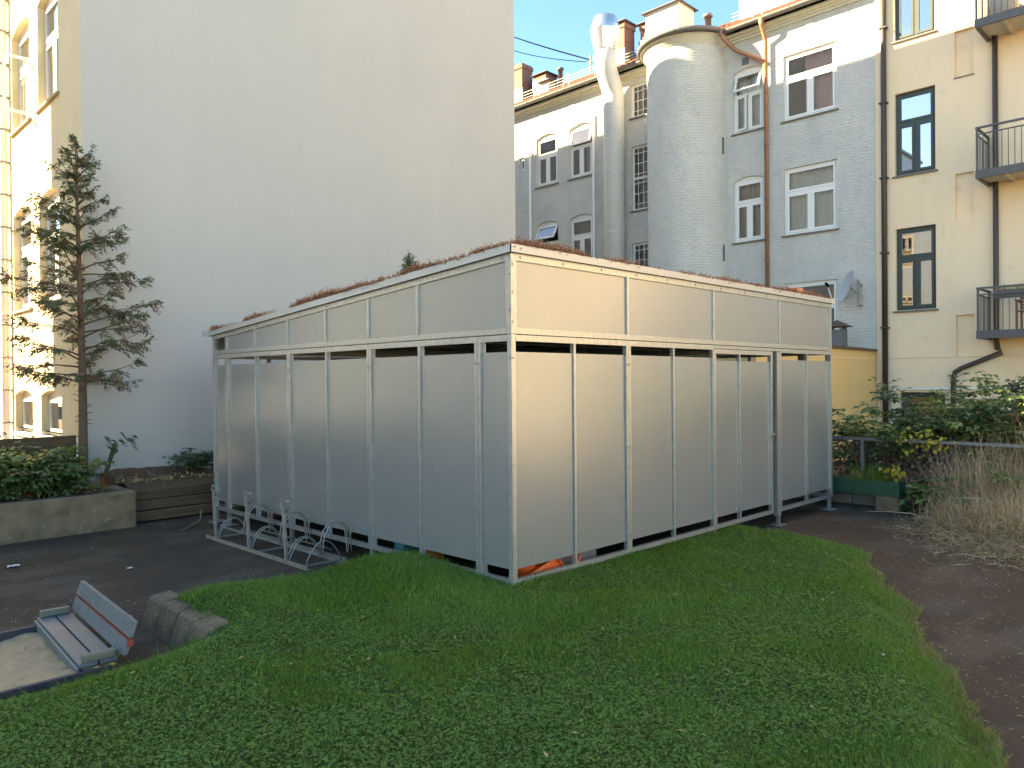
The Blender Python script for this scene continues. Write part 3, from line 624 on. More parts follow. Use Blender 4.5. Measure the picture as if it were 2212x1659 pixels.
duct = Thing('ventilation_duct', 'fat white ventilation duct with bulging metal cowl climbing the grey brick wall', 'duct', (14.62, 9.97, 2.4))
dx, dy, R_ = 14.6, 9.97, .325
mb = MB(); mb.tube([(dx, dy, GZ), (dx, dy, 10.45), (dx - .02, dy, 10.6), (dx - .1, dy, 10.8), (dx - .28, dy + .02, 11.15), (dx - .35, dy + .03, 11.35), (dx - .36, dy + .03, 12.0)], R_, 28); duct.part('pipe', mb, M_duct, smooth=True)
for z_ in (3.4, 4.35, 5.3, 6.25, 7.2, 8.15, 9.1, 10.05):
    mb = MB(); mb.lathe((dx, dy), [(R_, z_), (R_ + .008, z_ + .01), (R_ + .008, z_ + .03), (R_, z_ + .04)], 28); duct.part('seam', mb, M_duct, smooth=True)
c2 = (dx - .36, dy + .03)
mb = MB(); mb.lathe(c2, [(R_ + .01, 11.8), (R_ + .03, 11.9), (.46, 12.38)], 28); duct.part('cowl_skirt', mb, M_alu, smooth=True)
mb = MB(); mb.lathe(c2, [(.465, 12.37), (.47, 12.4), (.36, 12.78), (.33, 12.84), (.30, 12.82)], 28); duct.part('cowl_top', mb, M_alu, smooth=True)
mb = MB()
for z_ in (4.0, 7.0, 9.6): mb.box(dx, BX, dy - .03, dy + .03, z_, z_ + .05)
duct.part('wall_brackets', mb, M_zinc)

# ------------------------------------------------------------------ yellow building (right)
yb = Thing('plastered_building', 'yellow plastered tenement with dark green windows and steel balconies', 'building', (BX, 0, GZ))
YH = 15.0; YE = 10.5
yw = [(-1.9, -1.02, z0, z0 + 1.95, 0) for z0 in (6.53, 3.31)] + [(-1.9, -1.02, 9.75, 11.7, 0)]
ybase = [(-1.74, -.9, .55, 1.26, 0)]
nich = [(-.61, -.24, z0, z1, 0) for z0, z1 in ((8.51, 9.56), (5.28, 6.33), (2.11, 3.12))]
more = []
for y in (-1.0, -4.6, -8.2):
    for z0 in (3.31, 6.53, 9.75):
        if y < -4: more.append((-y, -y + 1.1, z0, z0 + 1.95, 0))
FY = Fr((BX - .012, 0, 0), (0, -1, 0), (-1, 0, 0))
mb = wall_holes(FY, -2.3, YE, 2.17, YH, yw + [n for n in nich if n[2] > 2.17] + [(-.61, -.24, 2.17, 3.12, 0)] + more, depth=.16)
wall = yb.part('wall', mb, M_yel)
mb = wall_holes(Fr((BX - .004, 0, 0), (0, -1, 0), (-1, 0, 0)), -2.3, YE, GZ, 2.165, [(-1.82, -.85, .5, 1.36, 0)], depth=.16); yb.part('lower_wall', mb, M_yel)
mb = MB(); FY.box(mb, -2.333, -2.19, .0, .02, GZ, 11.2); yb.part('corner_strip', mb, M_yel)
for n in nich: mb = MB(); FY.box(mb, n[0] - .01, n[1] + .01, -.09, -.08, n[2] - .01, n[3] + .01); yb.part('blind_niche', mb, M_yel)
mb = MB(); FY.box(mb, -.63, -.22, -.05, .025, 8.49, 8.51); yb.part('niche_sill', mb, M_sill)
for h in yw:
    window(yb, FY, h, M_dgreen, G2, depth=.16, cur=[(.5, .95, M_cur)] if h[2] < 4 else None)
for h in more: window(yb, FY, h, M_dgreen, G2, 'S', depth=.16, sill=False)
window(yb, Fr((BX - .004, 0, 0), (0, -1, 0), (-1, 0, 0)), (-1.82, -.85, .5, 1.36, 0), M_dgreen, G1, 'S', depth=.16, sill=False)
mb = MB(); mb.add([(BX, 2.31, GZ), (BX + 10, 2.31, GZ), (BX + 10, 2.31, YH), (BX, 2.31, YH)], [(0, 1, 2, 3)]); mb.add([(BX, -YE, GZ), (BX + 10, -YE, GZ), (BX + 10, -YE, YH), (BX, -YE, YH)], [(0, 3, 2, 1)]); mb.add([(BX + 10, -YE, GZ), (BX + 10, 2.3, GZ), (BX + 10, 2.3, YH), (BX + 10, -YE, YH)], [(0, 1, 2, 3)]); yb.part('side_wall', mb, M_yel)
mb = MB(); mb.box(BX - .4, BX + 10, -YE, 2.25, YH, YH + .2); yb.part('roof', mb, M_tile)
mb = MB(); mb.tube([(BX - .1, 2.12, GZ), (BX - .1, 2.12, YH)], .065, 12); yb.part('brown_downpipe', mb, M_brown, smooth=True)
for z_ in (.4, 2.9, 4.7, 6.5, 8.3, 10.1): mb = MB(); mb.box(BX - .18, BX - .02, 2.03, 2.21, z_, z_ + .03); yb.part('pipe_clamp', mb, M_brown)
mb = MB(); mb.tube([(BX - .1, -.2, YH - .5), (BX - .1, -.2, 2.5), (BX - .1, -.22, 2.33), (BX - .1, -.3, 2.24), (BX - .1, .5, 1.9), (BX - .1, .62, 1.82), (BX - .1, .65, 1.68), (BX - .1, .65, GZ)], .055, 12); yb.part('balcony_drainpipe', mb, M_brown, smooth=True)
mb = MB(); mb.tube([(BX - .05, 2.0, .2), (BX - .05, 2.0, 1.43), (BX - .05, -4, 1.52)], .028, 8); yb.part('white_conduit', mb, M_white, smooth=True)
mb = MB(); mb.box(BX - .06, BX - .02, 1.98, 2.02, .6, .64); yb.part('conduit_clip', mb, M_white)
for zf, pl in ((9.12, False), (5.92, False), (2.52, True)):
    b0, b1, xf, xw = -.03, -4.2, 13.98, BX - .014
    fr_ = MB(); fr_.box(xf, xf + .06, b1, b0, zf, zf + .17); fr_.box(xf + .06, xw, b0 - .06, b0, zf, zf + .17); fr_.box(xf + .06, xw, b1, b1 + .06, zf, zf + .17)
    bal = yb.part('balcony', fr_, M_steel)
    sl = MB(); sl.box(xf + .06, xw, b1 + .06, b0 - .06, zf + .06, zf + .14); yb.part('balcony_floor', sl, M_soff, bal)
    jb = MB()
    for y in np.arange(b0 - .5, b1, -.62): jb.box(xf + .06, xw, y - .03, y + .03, zf + .012, zf + .06)
    yb.part('floor_joists', jb, M_soff, bal)
    rb = MB(); zt = zf + 1.05
    rb.box(xf, xf + .05, b1, b0, zt, zt + .04); rb.box(xf + .05, xw, b0 - .05, b0, zt, zt + .04)
    rb.box(xf + .012, xf + .038, b1, b0 - .03, zt - .13, zt - .105); rb.box(xf + .05, xw, b0 - .035, b0 - .012, zt - .13, zt - .105)
    for y in (b0 - .03, (b0 + b1) / 2): rb.box(xf + .005, xf + .045, y - .02, y + .02, zf + .17, zt)
    rb.box(xw - .05, xw, b0 - .045, b0 - .005, zf + .17, zt)
    yb.part('handrail', rb, M_steel, bal)
    bb = MB()
    for y in np.arange(b0 - .14, b1, -.115): bb.box(xf + .018, xf + .032, y - .007, y + .007, zf + .17, zt - .105)
    for x in np.arange(xf + .13, xw - .05, .115): bb.box(x - .007, x + .007, b0 - .03, b0 - .016, zf + .17, zt - .105)
    yb.part('balusters', bb, M_steel, bal)
# things on the balconies
zf = 2.52 + .14
ch = Thing('garden_chair', 'brown slatted wooden chair on the lowest balcony', 'chair', (14.45, -.95, zf))
for (x, y) in ((14.2, -.72), (14.2, -1.18), (14.65, -.72), (14.65, -1.18)):
    mb = MB(); mb.box(x - .02, x + .02, y - .02, y + .02, zf, zf + (.88 if x > 14.5 else .62)); ch.part('leg', mb, M_chairw)
for k in range(5): mb = MB(); mb.box(14.2 + k * .09, 14.27 + k * .09, -1.17, -.73, zf + .4, zf + .425); ch.part('seat_slat', mb, M_chairw)
for k in range(6): mb = MB(); mb.box(14.655, 14.672, -1.16, -.74, zf + .48 + k * .07, zf + .52 + k * .07); ch.part('back_slat', mb, M_chairw)
for y in (-.72, -1.18): mb = MB(); mb.box(14.17, 14.68, y - .03, y + .03, zf + .62, zf + .65); ch.part('armrest', mb, M_chairw)
tr = Thing('flower_trough', 'dark trough of dried flowers hung on the lowest balcony rail', 'planter', (14.1, -1, 3.3))
mb = MB(); mb.box(14.05, 14.2, -1.9, -.33, 3.36, 3.52); tr.part('trough', mb, M_steel)
n = 420; P = np.stack([rng.uniform(14.06, 14.2, n), rng.uniform(-1.9, -.35, n), np.full(n, 3.5)], 1)
V, T, C = ribbons(P, rng.uniform(.05, .16, n), rng.normal(0, .04, (n, 3)), rng.uniform(.004, .009, n), rng.random(n))
M_dry = leaf_mat('dried plants', [(0, (.34, .21, .11)), (.5, (.50, .35, .20)), (1, (.36, .34, .15))], .8, .2)
o = np_mesh('dried_flowers', V, T, M_dry, C, tr.loc); o.parent = tr.o
zf = 5.92 + .14
pk = Thing('bucket', 'pink bucket with a white handled brush on the middle balcony', 'bucket', (14.35, -1.05, zf))
mb = MB(); mb.lathe((14.35, -1.05), [(.001, zf), (.15, zf), (.2, zf + .2), (.215, zf + .21), (.19, zf + .2), (.14, zf + .02)], 20); pk.part('pail', mb, M_pink, smooth=True)
mb = MB(); mb.tube([(14.35, -1.0, zf + .05), (14.3, -.93, zf + .75)], .013, 8); pk.part('brush_handle', mb, M_white)
mb = MB(); mb.tube([(14.31, -.945, zf + .62), (14.29, -.92, zf + .82)], .022, 8); pk.part('brush_grip', mb, M_cable)
zf = 9.12 + .14
mb = MB(); mb.lathe((14.35, -.5), [(.001, zf), (.2, zf), (.3, zf + .5), (.31, zf + .62), (.28, zf + .62), (.001, zf + .55)], 20); single('plant_pot', mb, M_greypot, 'large grey pot standing on the topmost visible balcony', 'pot', smooth=True)

sb_ = Thing('plastered_building', 'unseen beige block added beside the yellow building for the shed panel reflections', 'building', (BX, -20, GZ))  # added out of view so the right shed face mirrors muted beige
FS = Fr((BX, 0, 0), (0, -1, 0), (-1, 0, 0)); sh_ = [(y, y + 1.1, z, z + 1.8, 0) for y in (12, 15, 18, 21, 24, 27) for z in (1.2, 4.4, 7.6, 10.8)]
mb = wall_holes(FS, YE + .003, 30, GZ, 14, sh_); sb_.part('wall', mb, mat('unseen block beige', (.46, .37, .24), .9, noise=.1))
mb = MB(); mb.box(BX + .2, BX + 9, -30, -YE - .01, GZ, 13.9); sb_.part('core', mb, M_room)
mb = MB(); mb.box(BX - .3, BX + 9.3, -30.2, -YE - .01, 14.001, 14.2); sb_.part('roof', mb, M_tile)
for h in sh_: window(sb_, FS, h, M_white, G1, 'S', sill=False)
# annex
an = Thing('annex', 'low ochre plastered annex with brown roof edge in front of the grey brick building', 'building', (11.5, 2.4, GZ))
mb = MB(); mb.box(8.8, BX - .015, 2.34, 6, GZ, 2.36); an.part('wall', mb, M_yel2)
mb = MB(); FA = Fr((8.8, 2.34, 0), (1, 0, 0), (0, -1, 0)); FA.box(mb, 0, 6.18, .001, .006, 2.165, 2.18); an.part('plaster_joint', mb, M_yel)
mb = MB(); mb.hexa([(8.7, 2.26, 2.40), (BX - .2, 2.26, 2.34), (BX - .02, 6.1, 2.36), (8.7, 6.1, 2.42), (8.7, 2.26, 2.47), (BX - .2, 2.26, 2.40), (BX - .02, 6.1, 2.46), (8.7, 6.1, 2.5)]); an.part('roof', mb, mat('brown roof edge', (.13, .085, .06), .7, noise=.3))
mb = MB(); mb.box(13.8, 14.15, 2.72, 3.07, 2.44, 2.86); stk = an.part('vent_stack', mb, M_iron)
for (x, y) in ((13.83, 2.75), (14.12, 2.75), (14.12, 3.04), (13.83, 3.04), (13.98, 2.75)): mb = MB(); mb.box(x - .02, x + .02, y - .02, y + .02, 2.86, 2.93); an.part('stack_leg', mb, M_iron, stk)
mb = MB(); mb.add([(13.68, 2.6, 2.93), (14.27, 2.6, 2.93), (14.27, 3.19, 2.93), (13.68, 3.19, 2.93), (13.975, 2.895, 3.1)], [(0, 3, 2, 1), (0, 1, 4), (1, 2, 4), (2, 3, 4), (3, 0, 4)]); an.part('stack_cowl', mb, mat('brown cowl', (.10, .06, .045), .6), stk)
dish = Thing('satellite_dish', 'grey satellite dish on a rusty wall bracket beside the yellow building', 'dish', (BX, 2.68, 3.6))
cD = Vector((14.62, 2.86, 3.95)); nD = Vector((-.62, .72, .32)).normalized(); aD = nD.cross(Vector((0, 0, 1))).normalized(); bD = aD.cross(nD)
mb = MB(); rings = 6; 
for i in range(rings + 1):
    r_ = .36 * i / rings
    for k in range(24):
        t_ = 2 * math.pi * k / 24; mb.v.append(tuple(cD + aD * r_ * math.cos(t_) + bD * r_ * 1.08 * math.sin(t_) + nD * (r_ * r_ * .55)))
for i in range(rings):
    for k in range(24): a = i * 24 + k; b = i * 24 + (k + 1) % 24; mb.f.append((a, b, b + 24, a + 24))
dish.part('reflector', mb, M_dish, smooth=True)
mb = MB(); mb.tube([cD - bD * .36 + nD * .05, cD - bD * .4 + nD * .3, cD - bD * .12 + nD * .5], .014, 6); dish.part('feed_arm', mb, M_white)
mb = MB(); mb.tube([cD - bD * .15 + nD * .46, cD - bD * .08 + nD * .56], .035, 8); dish.part('receiver', mb, M_cable)
mb = MB(); mb.tube([(14.75, 2.68, 3.45), (14.75, 2.68, 4.1)], .024, 8); mb.tube([(14.75, 2.68, 3.75), tuple(cD)], .02, 6); mb.tube([(14.75, 2.68, 3.5), (BX, 2.68, 3.5)], .018, 6); mb.tube([(14.75, 2.68, 4.0), (BX, 2.68, 4.0)], .018, 6); dish.part('bracket', mb, M_rust)

cab = Thing('overhead_cable', 'dark cables strung through the sky to a short roof mast', 'cable', (20, 15.2, 14.2))
mb = MB(); mb.tube([(20, 15.2, 14.1), (20, 15.2, 15.0)], .035, 8); mb.tube([(20, 15.0, 14.72), (20, 15.4, 14.72)], .022, 6); mb.tube([(20, 15.04, 14.72), (20, 15.04, 14.95)], .022, 6); cab.part('mast', mb, M_rust)
for (za_, zb__, sag) in ((14.8, 20.1, .15), (14.7, 19.75, .55), (14.78, 20.2, .2)):
    mb = MB(); mb.tube([(20, 15.2 + 9.3 * u, za_ + (zb__ - za_) * u - sag * math.sin(math.pi * u)) for u in np.linspace(0, 1, 16)], .016, 5); cab.part('wire', mb, M_cable)

# ------------------------------------------------------------------ the shed
SX, SY = 6.52, 5.735
shed = Thing('bicycle_shed', 'grey panelled bicycle shed with galvanised steel frame and planted sloping roof', 'shed', (0, 0, GZ))
ztop = lambda y: 2.775 - (2.775 - 2.355) * y / SY
FR = Fr((0, 0, 0), (1, 0, 0), (0, -1, 0)); FLs = Fr((0, SY, 0), (0, -1, 0), (-1, 0, 0)); FBk = Fr((SX, SY, 0), (-1, 0, 0), (0, 1, 0)); FE = Fr((SX, 0, 0), (0, 1, 0), (1, 0, 0))
def part_box(name, fr, m, *a, parent=None): mb = MB(); fr.box(mb, *a); return shed.part(name, mb, m, parent)
def panel(fr, s0, s1, z0, z1a, z1b, d=-.022, th=.008, mm=None):
    q = [random.uniform(-.0028, .0028) for _ in range(4)]      # no two sheets hang quite alike
    mb = MB(); mb.hexa([fr.p(s0, d + q[0], z0), fr.p(s1, d + q[1], z0), fr.p(s1, d + q[1] - th, z0), fr.p(s0, d + q[0] - th, z0), fr.p(s0, d + q[2], z1a), fr.p(s1, d + q[2] + q[1] - q[0], z1b), fr.p(s1, d + q[2] + q[1] - q[0] - th, z1b), fr.p(s0, d + q[2] - th, z1a)])
    return shed.part('panel', mb, mm or M_panel)
def bolts(fr, pts, parent):
    for (s, z) in pts:
        mb = MB(); c = Vector(fr.p(s, 0, z)); mb.disc(c, fr.N, .011, .008, 8); shed.part('bolt', mb, M_galv, parent)
P4 = .042
def side(fr, length, posts, mulls, upper, zf, skip_lower=(), bolt=True, divs=None):
    K = .051; posts = [min(max(p_, K), length - K) for p_ in posts]; divs = [min(max(p_, K), length - K) for p_ in divs]
    """posts: s of the double posts, mulls: thin mullions; zf(s) is the top of the frame"""
    n_ = len(posts)
    for i in range(n_ - 1):
        s0, s1 = posts[i], posts[i + 1]; a, b = s0 + .002, s1 - .002
        if i in skip_lower: continue
        st = []
        e0 = .036 if s0 > K + .01 else 0.0; e1 = .036 if s1 < length - K - .01 else 0.0
        for (u0, u1) in (((a, a + e0),) if e0 else ()) + (((b - e1, b),) if e1 else ()): st.append(part_box('stile', fr, M_galv, u0, u1, -.045, 0, 0, 2.092))
        part_box('bottom_rail', fr, M_galv, a + e0, b - e1, -.045, -.001, 0, .045); part_box('top_rail', fr, M_galv, a + e0, b - e1, -.045, -.001, 2.04, 2.092)
        ms = [m_ for m_ in mulls if s0 < m_ < s1]; eds = [a + e0] + sum([[m_ - .014, m_ + .014] for m_ in ms], []) + [b - e1]
        for m_ in ms: part_box('mullion', fr, M_galv, m_ - .014, m_ + .014, -.045, -.002, .045, 2.04)
        for k in range(0, len(eds), 2):
            if eds[k + 1] - eds[k] > .1:
                panel(fr, eds[k] + .003, eds[k + 1] - .003, .125, 1.95, 1.95)
                for zz in ((.045, .125), (1.95, 2.04)):   # small clips that carry the panel
                    part_box('clip', fr, M_galv, eds[k] + .003, eds[k] + .028, -.04, -.03, zz[0], zz[1])
        if bolt:
            bolts(fr, ([(a + .018, z_) for z_ in (.18, 1.05, 1.86)] if e0 else []) + ([(b - .018, z_) for z_ in (.18, 1.05, 1.86)] if e1 else []), st[0])
    dv = divs
    for i in range(len(dv) - 1):
        a, b = dv[i], dv[i + 1]
        if upper(i): panel(fr, a + .012, b - .012, 2.148, zf(a) - .05, zf(b) - .05, d=-.018)
    # top frame
    part_box('sill_rail', fr, M_galv, K, length - K, -.045, 0, 2.1, 2.15)
    mb = MB(); z0, z1 = zf(K), zf(length - K); K2 = length - K; mb.hexa([fr.p(K, 0, z0 - .062), fr.p(K2, 0, z1 - .062), fr.p(K2, -.045, z1 - .062), fr.p(K, -.045, z0 - .062), fr.p(K, 0, z0), fr.p(K2, 0, z1), fr.p(K2, -.045, z1), fr.p(K, -.045, z0)]); r_ = shed.part('head_rail', mb, M_galv)
    for i, s in enumerate(dv):
        w = .026 if 0 < i < len(dv) - 1 else .012; c = min(max(s, K + w / 1.5), length - K - w / 1.5)
        part_box('strut', fr, M_galv, c - w / 1.5, c + w / 1.5, -.04, -.0015, 2.15, min(zf(c - w), zf(c + w)) - .062)
    bolts(fr, [(s, zf(s) - .03) for s in np.arange(.12, length, .55)], r_)
# left face (seen from outside, s runs from the back corner to the near corner)
ys = [5.735, 5.33, 3.69, 2.055, .42, 0]; side(FLs, SY, [SY - y for y in ys], [SY - y for y in (4.51, 2.875, 1.24)], lambda i: i > 0, lambda s: ztop(SY - s), divs=[SY - y for y in (5.735, 5.34, 4.53, 3.71, 2.885, 2.07, 1.26, 0)])
xs = [0, 1.63, 3.26, 4.89, 6.52]; side(FR, SX, xs, [.815, 2.435, 5.705], lambda i: True, lambda s: 2.775, skip_lower=(2,), divs=xs)
side(FBk, SX, [SX - x for x in xs[::-1]], [SX - x for x in (.815, 2.435, 4.07, 5.705)], lambda i: True, lambda s: 2.355, bolt=False, divs=[SX - x for x in xs[::-1]])
side(FE, SY, ys[::-1], [4.51, 2.875, 1.24], lambda i: True, lambda s: ztop(s), bolt=False, divs=[0, 1.26, 2.885, 4.53, 5.735])
for (x, y) in ((0, 0), (SX - .05, 0), (0, SY - .05), (SX - .05, SY - .05)):
    mb = MB(); mb.box(x, x + .05, y, y + .05, 0, 2.097); shed.part('corner_post', mb, M_galv)
    mb = MB(); mb.box(x, x + .05, y, y + .05, 2.1, ztop(y + .05) - .001); shed.part('corner_post', mb, M_galv)
bolts(FR, [(.025, z_) for z_ in (.3, 1.0, 1.9, 2.2, 2.45, 2.68)], None); bolts(FLs, [(SY - .025, z_) for z_ in (.3, 1.0, 1.9, 2.3, 2.6)], None)
# sliding door in the third bay
for (u0, u1) in ((3.268, 3.305), (4.64, 4.69)): part_box('door_stile', FR, M_galv, u0, u1, -.05, -.004, .0, 2.05)
dr = part_box('door_rail', FR, M_galv, 3.305, 4.64, -.05, -.005, .0, .045); part_box('door_rail', FR, M_galv, 3.305, 4.64, -.05, -.005, 2.0, 2.05)
part_box('door_mullion', FR, M_galv, 3.84, 3.868, -.048, -.006, .045, 2.0)
panel(FR, 3.308, 3.837, .125, 1.92, 1.92, d=-.026); panel(FR, 3.871, 4.637, .125, 1.92, 1.92, d=-.026)
part_box('door_track', FR, M_galv, 3.262, 4.888, -.04, -.001, 2.056, 2.092)
part_box('latch_post', FR, M_galv, 4.79, 4.886, -.05, .004, -.05, 2.05)
mb = MB(); c = Vector(FR.p(4.665, -.004, 1.0)); mb.tube([c, c + FR.N * .03, c + FR.N * .035], [.022, .022, .016], 12); shed.part('lock_knob', mb, mat('brass', (.5, .38, .2), .35, .8), dr)
# feet
for (x, y) in ((SX - .05, .03), (4.87, .03), (3.26, .03), (.03, SY - .03), (.03, 5.33), (.03, 3.69), (.03, 2.055), (SX - .03, SY - .03), (0.05, .05)):
    mb = MB(); mb.box(x - .02, x + .02, y - .02, y + .02, GZ + .006, .0); f_ = shed.part('foot', mb, M_galv)
    mb = MB(); mb.box(x - .1, x + .1, y - .08, y + .08, GZ + .004, GZ + .014); shed.part('foot_plate', mb, M_galv, f_)
# roof deck and fascia
e = .035
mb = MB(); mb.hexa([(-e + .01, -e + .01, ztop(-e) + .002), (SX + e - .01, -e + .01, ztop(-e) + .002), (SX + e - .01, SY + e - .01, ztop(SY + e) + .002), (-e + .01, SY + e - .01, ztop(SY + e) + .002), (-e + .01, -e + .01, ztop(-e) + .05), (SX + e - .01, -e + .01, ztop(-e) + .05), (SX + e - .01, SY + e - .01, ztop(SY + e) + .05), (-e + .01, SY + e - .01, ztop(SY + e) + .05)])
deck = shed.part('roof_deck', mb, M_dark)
za, zb_ = ztop(-e), ztop(SY + e)
mb = MB(); mb.hexa([(-e, -e, za - .004), (-e, SY + e, zb_ - .004), (-e + .008, SY + e, zb_ - .004), (-e + .008, -e, za - .004), (-e, -e, za + .062), (-e, SY + e, zb_ + .062), (-e + .008, SY + e, zb_ + .062), (-e + .008, -e, za + .062)]); shed.part('fascia', mb, M_fasc)
mb = MB(); mb.hexa([(-e, -e, za - .004), (SX + e, -e, za - .004), (SX + e, -e + .008, za - .004), (-e, -e + .008, za - .004), (-e, -e, za + .062), (SX + e, -e, za + .062), (SX + e, -e + .008, za + .062), (-e, -e + .008, za + .062)]); shed.part('fascia', mb, M_fasc)
mb = MB(); mb.hexa([(-.1, SY + e, zb_ - .01), (SX + e, SY + e, zb_ - .01), (SX + e, SY + e + .05, zb_ - .01), (-.1, SY + e + .05, zb_ - .01), (-.1, SY + e, zb_ + .06), (SX + e, SY + e, zb_ + .06), (SX + e, SY + e + .05, zb_ + .06), (-.1, SY + e + .05, zb_ + .06)]); shed.part('fascia', mb, M_fasc)
for x in (1.63, 3.26, 4.89):
    mb = MB(); mb.hexa([(x - .04, .06, ztop(0) - .13), (x + .04, .06, ztop(0) - .13), (x + .04, SY - .06, ztop(SY) - .13), (x - .04, SY - .06, ztop(SY) - .13), (x - .04, .06, ztop(0) - .01), (x + .04, .06, ztop(0) - .01), (x + .04, SY - .06, ztop(SY) - .01), (x - .04, SY - .06, ztop(SY) - .01)]); shed.part('rafter', mb, M_galv)
for y in (1.9, 3.8): mb = MB(); mb.tube([(.1, y, 2.15), (SX - .1, y, 2.15)], .02, 6); shed.part('tie_bar', mb, M_galv)

# plants on the roof
n = 15000
side_ = rng.random(n); u = rng.random(n)
x = np.where(side_ < .4, -e + .0 + rng.gamma(1.2, .05, n), rng.random(n) * SX); y = np.where(side_ < .4, rng.random(n) * SY, np.where(side_ < .8, -e + .0 + rng.gamma(1.2, .05, n), rng.random(n) * SY))
cl = vnoise(x * 1.0, y, 2.4, 21) + .35 * vnoise(x, y, 7, 22); ok = cl > .5 + .3 * (rng.random(n) - .5); x, y, cl = x[ok], y[ok], cl[ok]; n = len(x)
zz = 2.775 - (2.775 - 2.355) * y / SY + .05; P = np.stack([x, y, zz], 1); H = rng.uniform(.02, .068, n) * np.clip(cl * 1.6 - .4, .5, 1.6); lean = rng.normal(0, .018, (n, 3)); tint = np.clip(rng.normal(.45, .22, n), 0, 1)
A = [ribbons(P, H, lean, np.full(n, .0022), tint)]
tip = P + lean + np.stack([0 * H, 0 * H, H], 1)
for k in range(5):
    q = tip - (tip - P) * rng.uniform(0, .55, n)[:, None]; d_ = rng.normal(0, 1, (n, 3)); d_[:, 2] = np.abs(d_[:, 2]) * .6; A.append(leaf_arrays(q, d_, rng.normal(0, 1, (n, 3)), rng.uniform(.007, .018, n), rng.uniform(.003, .007, n), np.clip(tint + rng.normal(0, .15, n), 0, 1)))
V, T, C = join(A); M_sed = leaf_mat('red stonecrop', [(0, (.22, .07, .045)), (.35, (.45, .17, .10)), (.7, (.55, .29, .17)), (1, (.36, .32, .13))], .6, .25)
o = np_mesh('stonecrop', V, T, M_sed, C); o['kind'] = 'stuff'; o['label'] = 'low reddish stonecrop growing along the edges of the shed roof'; o['category'] = 'ground cover'

